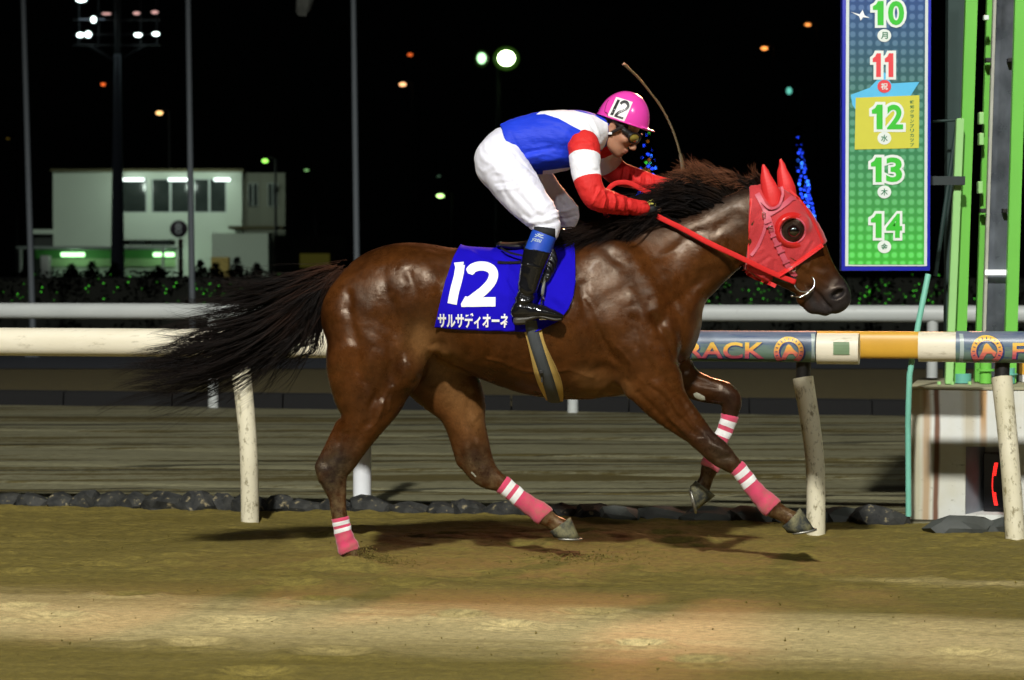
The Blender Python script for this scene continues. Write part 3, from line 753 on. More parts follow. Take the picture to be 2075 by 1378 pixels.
# ---- tall calendar sign
def calendar_sign():
    Y = 14.0; k = Y/FPX; p = thing('calendar_sign', W(1797, 548, Y), 'tall blue-framed calendar sign with green race dates 10 to 14', 'sign')
    x0, x1 = W(1706, 300, Y).x, W(1886, 300, Y).x; zb = W(1797, 549, Y).z; zt = 3.4
    blue = plain('sign_blue', (.012, .02, .42), .35, .06); wht = plain('sign_white', (.62, .68, .66), .4, .05)
    b = MB(); b.box(x0, x1, Y, Y+.09, zb, zt, .006); smooth_by_angle(b.build('frame', blue, p), 40)
    b = MB(); b.box(x0+.020, x1-.018, Y-.004, Y+.01, zb+.026, zt-.03, .002); b.build('border', wht, p)
    t = MT('sign_face'); sep = t.n.new('ShaderNodeSeparateXYZ'); t.L(t.co, sep.inputs[0])
    zz = t.math('DIVIDE', t.math('SUBTRACT', sep.outputs[2], zb), 1.55)
    c = t.ramp(zz, [(.04, (.065, .60, .055)), (.25, (.06, .38, .085)), (.5, (.04, .24, .12)), (.72, (.035, .13, .15)), (1., (.03, .09, .30))])
    # the round pads of the printed mesh
    ux = t.math('SINE', t.math('MULTIPLY', sep.outputs[0], 2*math.pi/.0475)); uz = t.math('SINE', t.math('MULTIPLY', sep.outputs[2], 2*math.pi/.0495))
    pad = t.ramp(t.math('ADD', t.math('MULTIPLY', t.math('MULTIPLY', t.math('ADD', ux, 1), t.math('ADD', uz, 1)), .25), 0), [(.0, .72), (.3, 1.0), (.7, 1.22)])
    c = t.mix(1., c, pad, 'MULTIPLY'); c = t.mix(t.ramp(pad, [(.95, 0.), (1., .10)]), c, (.5, .6, .6))
    face = t.set(color=c, rough=.4)
    b = MB(); b.box(x0+.038, x1-.036, Y-.007, Y+.005, zb+.036, zt-.05); fc = b.build('face', face, p)
    to3 = lambda x, y, dy=0: W(x, y, Y-.010-dy)
    def flat(name, bm, lift, mat, parent=fc):
        for v in bm.verts: v.co = W(v.co.x, v.co.y, Y-.0085-lift)
        me = bpy.data.meshes.new(name); bm.to_mesh(me); bm.free(); return obj(name, me, mat, parent, False)
    cyan = plain('star_cyan', (.10, .50, .80), .4, .12); yel = plain('notice_yellow', (.60, .58, .06), .4, .05); red = plain('digit_red', (.75, .06, .07), .4, .05)
    grn = plain('digit_green', (.045, .52, .035), .4, .1); ink = plain('ink_green', (.01, .18, .07), .5, .1); wd = plain('digit_white', (.74, .80, .76), .4, .04); spk = plain('sparkle', (.85, .88, .9), .3, .02)
    flat('star', poly_bm([[(1793, 146), (1806, 169), (1863, 166), (1838, 205), (1850, 262), (1800, 240), (1752, 250), (1727, 212), (1724, 192), (1762, 178)]]), .0, cyan)
    flat('yellow_notice', poly_bm([[(1734, 198), (1863, 193), (1862, 300), (1732, 303)]]), .0015, yel)
    flat('sparkle', poly_bm([[(1724, 24), (1742, 29), (1748, 20), (1752, 31), (1762, 36), (1749, 35), (1744, 42), (1741, 33)]]), .0012, spk)
    def glyph1(x0, x1, y0, y1, g):
        P = [(.42, 0), (.80, 0), (.80, 1), (.38, 1), (.38, .37), (.06, .37), (.06, .22), (.28, .14)]
        P = [(x0+(x1-x0)*a, y0+(y1-y0)*c) for a, c in P]; out = []
        for i in range(len(P)):
            a, c, d = P[i-1], P[i], P[(i+1) % len(P)]; e1 = np.array(c)-a; e2 = np.array(d)-c; e1 = e1/np.linalg.norm(e1); e2 = e2/np.linalg.norm(e2)
            n1 = np.array([e1[1], -e1[0]]); n2 = np.array([e2[1], -e2[0]]); m = (n1+n2)/(1+n1.dot(n2)); out.append(tuple(np.array(c)+m*g))
        return poly_bm([out])
    def digits(s, x0, x1, y0, y1, mat):
        xm = (x0+x1)/2
        for lift, mt, bold, gr in ((.003, wd, .085, 5.5), (.0045, mat, .028, 0)):
            nm = 'date_'+('outline' if gr else 'number')
            flat(nm, glyph1(x0, xm-3, y0, y1, gr), lift, mt)
            if s[1] == '1': flat(nm, glyph1(xm-1, x1-3, y0, y1, gr), lift+.0003, mt)
            else:
                bm = text_bm(s[1], 1, bold); fit_bm(bm, xm-gr, x1+gr, -y1-gr, -y0+gr)
                for v in bm.verts: v.co.y = -v.co.y
                flat(nm, bm, lift+.0003, mt)
        return
        for lift, mt, bold, gr in ((.003, wd, .085, 5.5), (.0045, mat, .028, 0)):
            bm = text_bm(s, 1, bold); fit_bm(bm, x0-gr, x1+gr, -y1-gr, -y0+gr)
            for v in bm.verts: v.co.y = -v.co.y
            flat('date_'+('outline' if gr else 'number'), bm, lift, mt)
    digits('10', 1767, 1832, 2, 51, grn); digits('11', 1767, 1818, 108, 156, red); digits('12', 1765, 1830, 212, 262, grn)
    digits('13', 1763, 1828, 319, 369, grn); digits('14', 1763, 1828, 433, 482, grn)
    for s, y, m1, m2 in (('月', 72, wd, ink), ('祝', 175, red, wd), ('水', 280, wd, ink), ('木', 389, wd, ink), ('金', 500, wd, ink)):
        cx = 1792; bm = bmesh.new(); vs = [bm.verts.new((cx+14*math.cos(a), y+13*math.sin(a), 0)) for a in np.linspace(0, 2*math.pi, 28)[:-1]]; bm.faces.new(vs)
        flat('weekday_disc', bm, .003, m1)
        bm = text_bm(s, 1, .02); fit_bm(bm, cx-7, cx+7, -y-7, -y+7)
        for v in bm.verts: v.co.y = -v.co.y
        flat('weekday_character', bm, .0045, m2)
    for i, s in enumerate('報知グランプリカップ'):
        y = 207+i*9.6; bm = text_bm(s, 1, .02); fit_bm(bm, 1844, 1852, -y-3.6, -y+3.6)
        for v in bm.verts: v.co.y = -v.co.y
        flat('notice_character', bm, .003, ink)
    # bracket arm back to the finish post
    b = MB(); b.box(x1-.02, x1+.24, Y+.25, Y+.28, 1.9, 1.95); b.box(x1-.10, x1-.06, Y+.09, Y+.27, 1.9, 1.95); b.build('bracket', plain('sign_bracket', (.02, .03, .03), .5), p)
calendar_sign()

# ---- infield hedge with green fairy lights
def leaf_mass(name, boxes, n, size, mat, parent=None, seed=1):
    """leaf-sized faces spread through volumes: boxes of (cx,cy,cz,rx,ry,rz)"""
    r = np.random.default_rng(seed); B = np.array(boxes); pick = r.integers(0, len(B), n)
    P = r.uniform(-1, 1, (n, 3)); P = np.sign(P)*np.abs(P)**.6; P = B[pick, :3]+P*B[pick, 3:]
    a = r.normal(size=(n, 3)); a /= np.linalg.norm(a, axis=1)[:, None]; c = np.cross(a, r.normal(size=(n, 3))); c /= np.linalg.norm(c, axis=1)[:, None]
    s = size*r.uniform(.6, 1.4, n)[:, None]; V = np.stack([P-a*s, P-c*s*.45, P+a*s, P+c*s*.45], 1).reshape(-1, 3)
    F = np.arange(4*n).reshape(n, 4); me = mesh_np(name, V, F); return obj(name, me, mat, parent, False)
M_leaf = plain('hedge_leaf', (.0008, .0012, .0006), 1., .4, spec=0.)
M_bulbg = emis('green_bulb', (.12, 1, .05), .8); M_bulbg2 = emis('dim_green_bulb', (.10, .8, .03), .22)
hd = thing('hedge', (0, 47, 0), 'long dark clipped hedge dotted with green fairy lights behind the far rail', 'hedge')
leaf_mass('foliage', [(-18+i*1.5, 47, .75, .9, .7, .72) for i in range(25)], 26000, .05, M_leaf, hd, 3)
b = MB(); b.box(-19, 19, 46.6, 47.5, 0, 1.35, .15); b.build('hedge_core', plain('hedge_core', (.006, .008, .004), .9), hd)
bb = MB(); bb.ball((0, 0, 0), .0125, 6, 5); bme = mesh_pd('bulb', bb.v, bb.f); bme.materials.append(M_bulbg)
bb2 = MB(); bb2.ball((0, 0, 0), .012, 6, 5); bme2 = mesh_pd('bulb', bb2.v, bb2.f); bme2.materials.append(M_bulbg2)
ls = thing('fairy_lights', (0, 46.2, 1), 'green fairy lights strung over the front of the long hedge', 'string lights')
for i in range(230):
    px = random.choice([random.uniform(0, 640), random.uniform(1400, 1720), random.uniform(1740, 1920), random.uniform(-100, 2100)])
    py = random.gauss(592, 18); p = W(px, min(max(py, 556), 655), 46.1)
    if p.z < .1: continue
    o = bpy.data.objects.new('bulb', bme if random.random() < .35 else bme2); C.objects.link(o); o.location = p; parent_to(o, ls)
# clipped cypresses and a low wall seen as dark points above the hedge, in front of the building
M_dark = plain('dark_foliage', (.0015, .002, .001), 1., .4, spec=0.)
for i, px in enumerate((145, 186, 232, 322, 405, 437, 481, 521)):
    p = W(px, 560, 60); b = MB(); hgt = random.uniform(.30, .55)
    tr = thing('young_conifer', (p.x, 60, 0), 'small dark pointed conifer, '+('leftmost', 'second from left', 'third from left', 'fourth from left', 'fourth from right', 'third from right', 'second from right', 'rightmost')[i]+' in the row before the white building', 'tree', 'small conifers before the white building')
    leaf_mass('crown', [(p.x, 60, 1.2+hgt*q, .26*(1-q)+.03, .26*(1-q)+.03, .14) for q in (0, .2, .4, .6, .8, .95)], 260, .06, M_dark, tr, i)
    b = MB(); b.tube([(p.x, 60, 0), (p.x, 60, 1.3)], .03, 6); b.build('trunk', M_dark, tr)

# ---- illuminated cone trees
def light_tree(px, pt, pb, hw, Y, cols, lab, n):
    t_, b_ = W(px, pt, Y), W(px, pb, Y); r = hw*Y/FPX
    tr = thing('lit_cone_tree', (b_.x, Y, 0), lab, 'tree')
    leaf_mass('crown', [(b_.x, Y, b_.z+(t_.z-b_.z)*q, r*(1-q)*.8+.05, r*(1-q)*.8+.05, .3) for q in np.linspace(-.35, 1, 14)], 3000, .10, M_dark, tr, int(px))
    b = MB(); b.tube([(b_.x, Y, 0), (b_.x, Y, t_.z*.9)], [.12, .04], 8); b.build('trunk', M_dark, tr)
    ms = []
    for c_, st in cols:
        q = MB(); q.ball((0, 0, 0), .024*Y/70, 6, 5); me = mesh_pd('bulb', q.v, q.f); me.materials.append(emis('bulb_light', c_, st)); ms.append(me)
    pts_ = []; tries = 0
    while len(pts_) < n and tries < 9000:
        tries += 1; q = (random.random())**1.15; a = random.uniform(0, 2*math.pi); rr = r*(1-q*.86)*1.02
        P2 = (rr*math.cos(a)*FPX/Y, (t_.z-b_.z)*q*FPX/Y)
        if all((P2[0]-u[2])**2+(P2[1]-u[3])**2 > 49 for u in pts_): pts_.append((q, a, *P2))
    for q, a, _x, _y in pts_:
        rr = r*(1-q*.86)*1.02
        o = bpy.data.objects.new('bulb', ms[min(int(random.random()**2.2*len(ms)), len(ms)-1)]); C.objects.link(o)
        o.location = (b_.x+(.0 if px < 1500 else (1-q)*.25)+rr*math.cos(a), Y-abs(rr*math.sin(a)), b_.z+(t_.z-b_.z)*q); parent_to(o, tr)
BL = ((.02, .07, 1), 6); BL2 = ((.03, .16, 1), 11)
light_tree(1313, 268, 420, 26, 75, [BL, BL2, ((.1, 1, .08), 2.2), ((.1, .8, .9), 3), ((1, .35, .05), .7)], 'cone-shaped tree in blue and green fairy lights behind the whip', 90)
light_tree(1616, 278, 455, 21, 80, [BL, BL2], 'cone-shaped tree in blue fairy lights only, behind the horse ears and the sign', 85)

# ---- flagpoles
M_pole = plain('pole_grey', (.13, .15, .165), .55, .1)
for i, (xt, yt, xb, yb, lab) in enumerate(((47, 0, 66, 660, 'leftmost of the three tall grey flagpoles behind the rails'), (381, 0, 390, 655, 'middle grey flagpole, standing in front of the white building'), (716, 0, 723, 540, 'grey flagpole above the croup of the horse, right of the white building'))):
    a = W(xt, yt, 42); c = W(xb, yb, 42); d = (a-c)/(a-c).z; b = MB(); p0 = c+d*(0-c.z); p1 = c+d*(8.2-c.z)
    fp = thing('flagpole', (p0.x, 42, 0), lab, 'flagpole')
    b.tube([p0, p1], [.054, .046], 12); smooth_by_angle(b.build('shaft', M_pole, fp), 60)
    b = MB(); b.ball(p1, .08); b.build('finial', M_pole, fp); b = MB(); b.box(p0.x-.12, p0.x+.12, 41.88, 42.12, 0, .12); b.build('base_plate', M_pole, fp)
# the drooping corner of a flag at the top edge
b = MB(); V = []; F = []
for i in range(9):
    for j in range(7):
        q = W(602+j*9-(i*1.5 if j < 3 else 0)+i*(1.1-j*.75)*1.0, -60+i*11.8+abs(j-2.5)*(-1.6)*(i/3), 42); V.append((q.x, 42+.06*math.sin(j*1.7+i*.4), q.z))
for i in range(8):
    for j in range(6): F.append((i*7+j, i*7+j+1, (i+1)*7+j+1, (i+1)*7+j))
b.add(V, F); o = b.build('flag', plain('flag_grey', (.10, .105, .09), .8)); smooth_by_angle(o, 80); tag(o, 'limp pale flag whose corner hangs into the top of the photo', 'flag')

# ---- the white two-storey building across the infield
BY = 170.
def bldg():
    p = thing('white_building', W(330, 560, BY), 'white two-storey office building with lit strip lamps above its windows', 'building')
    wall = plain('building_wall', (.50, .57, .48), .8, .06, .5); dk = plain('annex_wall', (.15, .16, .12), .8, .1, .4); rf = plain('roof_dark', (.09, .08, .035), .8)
    fr = plain('window_frame', (.40, .46, .42), .5, .05)
    t = MT('window_glass'); gl = t.set(color=t.mix(t.noise(.8, 4), (.008, .014, .013), (.05, .06, .055)), rough=.12, spec=.6)
    tube = emis('tube_white', (.85, 1, .93), 3.0); tubeg = emis('tube_green', (.45, 1, .42), 3.5)
    def B(x0, x1, y0, y1, d0=0., d1=8., Y=BY):
        a = W(x0, y1, Y); c = W(x1, y0, Y); return (a.x, c.x, Y+d0, Y+d1, a.z, c.z)
    def bx(name, x0, x1, y0, y1, d0, d1, m, par=p, bev=0):
        b = MB(); b.box(*B(x0, x1, y0, y1, d0, d1), bev); return b.build(name, m, par)
    # front wall in pieces round the openings
    z0 = -.2
    def wallpiece(x0, x1, y0, y1):
        b = MB(); a = B(x0, x1, y0, y1, 0, .3); b.box(*a); return b
    b = MB()
    for r in ((108, 245, 348, 560), (245, 460, 348, 362), (298, 306, 362, 431), (245, 460, 431, 486), (460, 490, 348, 560), (245, 355, 497, 560), (355, 460, 486, 560)):
        b.box(*B(*r, 0, .3))
    for r in ((108, 112, 348, 560), (486, 490, 348, 560)): b.box(*B(*r, .3, 8))
    b.box(*B(112, 486, 350, 560, 7.7, 8))
    b.build('wall', wall, p)
    bx('roof', 104, 494, 343, 348, -.4, 8.4, rf)
    for (x0, x1) in ((246, 297), (307, 345), (345, 383), (392, 424), (424, 459)):
        wn_ = bx('window', x0, x1, 361.5, 431.5, .10, .16, fr); q = MB(); q.box(*B(x0+2.5, x1-2.5, 364, 429, .07, .098)); q.build('pane', gl, wn_)
    b = MB(); b.box(*B(383.2, 391.8, 362, 431, .02, .25)); b.build('mullion', wall, p)
    for (x0, x1) in ((247, 292), (341, 382), (434, 466)):
        q = W((x0+x1)/2, 364, BY-.5); b = MB(); b.tube([(W(x0, 364, BY-.5).x, BY-.5, q.z), (W(x1, 364, BY-.5).x, BY-.5, q.z)], .11, 10); b.build('tube_lamp', tube, p)
    # lower openings
    for (x0, x1) in ((262, 294), (305, 344)):
        bx('low_window', x0, x1, 487, 496.5, .1, .2, gl)
    # carport with green-lit ceiling
    bx('carport_roof', 68, 360, 501, 506, -6, -.05, plain('carport_roof_paint', (.22, .26, .24), .6))
    gp = plain('carport_green', (.06, .28, .05), .7)
    bx('carport_back', 72, 356, 506, 524, -.12, -.04, gp); 
    bx('carport_panel', 104, 356, 524, 540, -.3, -.14, plain('pale_green_panel', (.30, .50, .22), .7))
    for x0 in (74, 352): bx('carport_post', x0, x0+4, 506, 552, -5.9, -5.6, plain('carport_post_paint', (.35, .38, .36), .6))
    for (x0, x1) in ((124, 171), (311, 331), (334, 353)):
        q0, q1 = W(x0, 516, BY-2.5), W(x1, 516, BY-2.5); b = MB(); b.tube([q0, q1], .14, 10); b.build('tube_lamp', tubeg, p)
    # annex left, right wing and low block
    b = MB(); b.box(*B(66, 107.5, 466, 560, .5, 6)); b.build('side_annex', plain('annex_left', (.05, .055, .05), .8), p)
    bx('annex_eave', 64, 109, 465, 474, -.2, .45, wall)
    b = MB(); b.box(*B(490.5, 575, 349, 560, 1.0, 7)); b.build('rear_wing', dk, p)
    for x0 in (500, 540):
        w_ = bx('window', x0, x0+20, 370, 418, .9, .96, fr); q = MB(); q.box(*B(x0+1, x0+9, 371, 417, .84, .89)); q.box(*B(x0+11, x0+19, 371, 417, .84, .89)); q.build('pane', gl, w_)
    bx('low_block', 440, 552, 474, 560, -3, .0-.01, wall)
    bx('low_roof', 475, 582, 460, 466, -3.6, -.02, rf)
    # the number plate on a striped pole
    s = thing('furlong_board', W(362, 545, 150), 'round dark board with a white figure 8 on a red and white pole', 'sign')
    q = W(362, 464, 150); b = MB(); b.tube([(q.x, 150, q.z), (q.x, 150.15, q.z)], .52, 26, up=(0, 0, 1)); b.build('disc', plain('disc_dark', (.03, .012, .03), .6), s)
    bm = text_bm('8', 1, .03); fit_bm(bm, q.x-.20, q.x+.20, q.z-.33, q.z+.33)
    for v in bm.verts: v.co = Vector((v.co.x, 149.93, v.co.y))
    me = bpy.data.meshes.new('figure'); bm.to_mesh(me); bm.free(); obj('figure', me, plain('fig_white', (.65, .65, .7), .5), s, False)
    for k, (y0, y1) in enumerate(((484, 504), (504, 524), (524, 560))):
        a, c = W(366, y1, 150), W(366, y0, 150); b = MB(); b.tube([a, c], .14, 10); b.build('pole_band', plain('band%d' % k, (.5, .52, .55) if k == 1 else (.10, .02, .02), .5), s)
    # little parts by the building
    o = MB(); a = W(420, 545, 160); o.box(W(431, 540, 160).x, W(467, 540, 160).x, 159, 160, 0, W(450, 521, 160).z, .05); tag(o.build('skip_bin', plain('bin_ochre', (.42, .30, .08), .7)), 'ochre container standing against the low white block', 'container')
    o = MB(); o.box(W(88, 540, 160).x, W(104, 540, 160).x, 159, 160, 0, W(95, 518, 160).z, .05); tag(o.build('white_cabinet', M_white), 'small white cabinet under the left end of the carport', 'cabinet')
    sh = thing('kiosk', W(640, 545, 155), 'small dim shed with a yellow lit window right of the building', 'shed')
    o = MB(); o.box(W(556, 500, 155).x, W(700, 500, 155).x, 155, 158, 0, W(600, 478, 155).z); o.build('wall', plain('shed_wall', (.05, .055, .045), .8), sh)
    o = MB(); o.box(W(608, 500, 155).x, W(668, 500, 155).x, 154.9, 154.97, W(608, 542, 155).z, W(608, 514, 155).z); o.build('window', emis('yellow_window', (.55, .5, .08), .05), sh)
    # light that the building's own lamps throw on its front
    for px, py, e in ((270, 372, 900), (362, 372, 900), (450, 372, 800), (150, 520, 350), (332, 520, 350)):
        q = W(px, py, BY-3.2 if py < 400 else BY-2.2)
        lamp('building_lamp', 'POINT', q, (0, 0, 0), e*.14, (.82, 1, .86), .3)
bldg()
lamp('infield_floodlight', 'SPOT', W(300, -330, 120), W(330, 470, 170), 20000, (.88, 1, .87), .5, 26, .5)

# ---- floodlight mast on the left, street lamps and far floodlights
M_mast = plain('mast_steel', (.42, .47, .55), .5, .1)
def mast():
    Y = 120.; p = thing('floodlight_mast', (W(238, 545, Y).x, Y, 0), 'tall grey floodlight mast with rows of lamps in front of the white building', 'floodlight')
    a, c = W(238, 110, Y), W(238, 560, Y); c.z = 0; b = MB(); b.tube([c, a], [.36, .17], 14); smooth_by_angle(b.build('mast', M_mast, p), 60)
    b = MB()
    for y in (40, 70, 92): b.tube([W(148, y, Y), W(325, y, Y)], .05, 6)
    for x in (160, 200, 238, 285, 318): b.tube([W(x, -40, Y), W(x, 92, Y)], .05, 6)
    b.tube([W(180, 92, Y), W(228, 122, Y)], .09, 8); b.tube([W(296, 92, Y), W(248, 118, Y)], .05, 8); b.tube([a, W(238, -60, Y)], .15, 10)
    b.build('gantry', plain('gantry_dark', (.03, .035, .04), .6), p)
    e1 = emis('lamp_cool', (.80, 1, .95), 6); e2 = emis('lamp_pink', (1, .55, .5), .8)
    hs = plain('lamp_housing', (.05, .06, .06), .5)
    for px, py, rx, ry, m in ((165, 0, 13, 6, e1), (190, 40, 7, 8, e1), (163, 71, 9, 6, e1), (179, 70, 8, 8, e1), (280, 71, 10, 5, e1), (316, 69, 9, 5, e1), (277, 27, 9, 4, e2), (314, 25, 9, 4, e2), (216, 28, 12, 3, e2)):
        h = MB(); q = W(px, py, Y-.3); h.ball((q.x, q.y+.12, q.z+.02), 1, 12, 8, (rx*Y/FPX*1.15, .16, ry*Y/FPX*1.2)); ho = h.build('lamp_head', hs, p, True)
        h = MB(); h.ball((q.x, q.y-.05, q.z), 1, 12, 8, (rx*Y/FPX*.8, .14, ry*Y/FPX*.8)); h.build('lens', m, ho, True)
    h = MB(); q = W(160, 39, Y-.2); h.tube([q, W(212, 39, Y-.2)], .035, 6); h.build('crossbar', emis('bar_glint', (.3, .4, .5), .25), p)
mast()
def street(px, py, rx, ry, Y, colr, st, lab, cat='lamp', tilt=0):
    q = W(px, py, Y); p = thing('street_lamp' if cat == 'lamp' else 'floodlight', (q.x+.7, Y, 0), lab, cat)
    b = MB(); b.tube([(q.x+.7, Y, 0), (q.x+.7, Y, q.z+.1), (q.x+.35, Y, q.z+.25), (q.x, Y, q.z+.12)], [.12, .07, .05, .05], 8); b.build('pole', plain('lamp_pole', (.004, .0045, .005), .8), p)
    h = MB(); h.ball((q.x, Y, q.z), 1, 14, 8, (rx*.8*Y/FPX, .2, ry*.8*Y/FPX)); o = h.build('lamp_head', emis('lamp_glow', colr, st), p, True)
    return q
OR = (1, .33, .07)
for a in ((209, 171, 6, 4, 200, (1, .16, .03), 1.2, 'small dim orange street lamp left of the floodlight mast'), (323, 229, 9, 5, 180, (1, .55, .2), 2.4, 'orange street lamp just right of the floodlight mast'),
          (831, 111, 7, 4, 210, (1, .16, .03), .9, 'dim red-orange street lamp, upper of the two left of the green floodlights'), (816, 171, 9, 5, 180, (1, .5, .22), 2.2, 'brighter orange street lamp, lower of the two left of the green floodlights'),
          (1637, 50, 8, 4, 190, (1, .33, .07), 1.8, 'orange street lamp nearest the calendar sign, upper of two'), (1549, 98, 9, 4.5, 190, (1, .33, .07), 2.2, 'orange street lamp above the horse ears, lower of two'),
          (1599, 184, 7, 9, 150, (.18, .8, .62), .8, 'turquoise lamp left of the calendar sign'), (537, 326, 8, 5, 165, (.35, 1, .12), 2.2, 'green lamp over the rear wing of the building'),
          (621, 345, 6, 2.5, 200, (.4, .9, .3), .6, 'faint green lamp right of the building roof'), (892, 397, 10, 5, 140, (.55, 1, .3), 3, 'pale green lamp between the flagpole and the jockey'),
          (889, 357, 5, 2.5, 190, (.25, .5, .3), .15, 'very faint green lamp above the pale green one'), (16, 281, 4, 2, 200, (.6, .4, .05), .12, 'barely visible yellow lamp at the left edge')):
    street(*a)
fl = thing('floodlight', (W(1010, 118, 150).x, 150, 0), 'pair of dazzling green-white floodlights on a dark mast above the jockey', 'floodlight')
b = MB(); q = W(1010, 118, 150); b.tube([(q.x, 150.3, 0), (q.x, 150.3, q.z)], [.25, .12], 10); b.tube([W(970, 120, 150.3), W(1032, 120, 150.3)], .06, 8); b.build('mast', plain('dark_mast', (.02, .028, .02), .7), fl)
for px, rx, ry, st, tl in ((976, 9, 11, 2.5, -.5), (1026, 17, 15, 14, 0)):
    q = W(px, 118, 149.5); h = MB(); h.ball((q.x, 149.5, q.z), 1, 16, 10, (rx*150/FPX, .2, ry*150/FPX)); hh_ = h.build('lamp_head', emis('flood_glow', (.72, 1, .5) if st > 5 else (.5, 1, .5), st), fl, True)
    h = MB(); h.ball((q.x, 149.75, q.z), 1, 20, 10, (rx*1.55*150/FPX, .15, ry*1.6*150/FPX)); h.build('halo_disc', emis('halo_glow', (.20, .62, .05), .09 if st > 5 else .03), hh_, True)  # dim glowing disc added to imitate the glare halo round the lamp

# ================================================================== THE HORSE
HN, HF = 11.84, 12.16                        # planes of the near and far legs
horse = thing('racehorse', (W(1000, 900, 12).x, 12, 0), 'galloping chestnut-brown racehorse in a red hood and pink leg bandages', 'horse')
def leg_near_hind(o=0): return [(792, 655, 11.88, 108, .13), (758, 722, 11.86, 97, .125), (750, 785, 11.85, 78, .11), (744, 832, HN, 53, .085), (716, 888, HN, 38, .062), (693, 925, HN, 35, .052),
    (676, 950, HN, 33, .047), (677, 978, HN, 26, .040), (683, 1005, HN, 19, .032), (686, 1035, HN, 16.5, .028), (692, 1065, HN, 15.5, .027), (700, 1093, HN, 17, .030), (706, 1112, HN, 20, .036), (716, 1130, HN, 15, .030), (724, 1146, HN, 15, .032)]
far_hind = [(850, 690, 12.12, 95, .11), (893, 760, 12.15, 74, .10), (928, 812, HF, 54, .085), (943, 858, HF, 41, .07), (955, 900, HF, 37, .06), (966, 935, HF, 34, .05), (986, 963, HF, 27, .042),
    (1016, 981, HF, 18, .032), (1045, 1003, HF, 16, .028), (1075, 1025, HF, 17, .028), (1098, 1042, HF, 20, .035), (1118, 1056, HF, 16, .028), (1136, 1067, HF, 18, .032)]
near_fore = [(1235, 560, 11.86, 75, .08), (1285, 660, 11.82, 82, .10), (1314, 745, 11.82, 66, .095), (1346, 810, 11.83, 46, .072), (1393, 858, HN, 33, .056), (1428, 893, HN, 26, .046),
    (1455, 917, HN, 26, .044), (1477, 936, HN, 20, .036), (1494, 949, HN, 15.5, .029), (1516, 976, HN, 15, .028), (1541, 1005, HN, 17, .029), (1560, 1025, HN, 20.5, .036), (1584, 1040, HN, 16, .030), (1606, 1053, HN, 18, .034)]
far_fore = [(1330, 715, 12.12, 60, .09), (1385, 768, HF, 34, .062), (1430, 789, HF, 27, .05), (1466, 797, HF, 24, .046), (1481, 812, HF, 22, .042), (1480, 834, HF, 18, .035), (1475, 855, HF, 15, .029),
    (1461, 890, HF, 14, .028), (1449, 920, HF, 15, .029), (1440, 942, HF, 18.5, .034), (1432, 968, HF, 14, .028), (1423, 990, HF, 16, .032)]
near_hind = leg_near_hind()
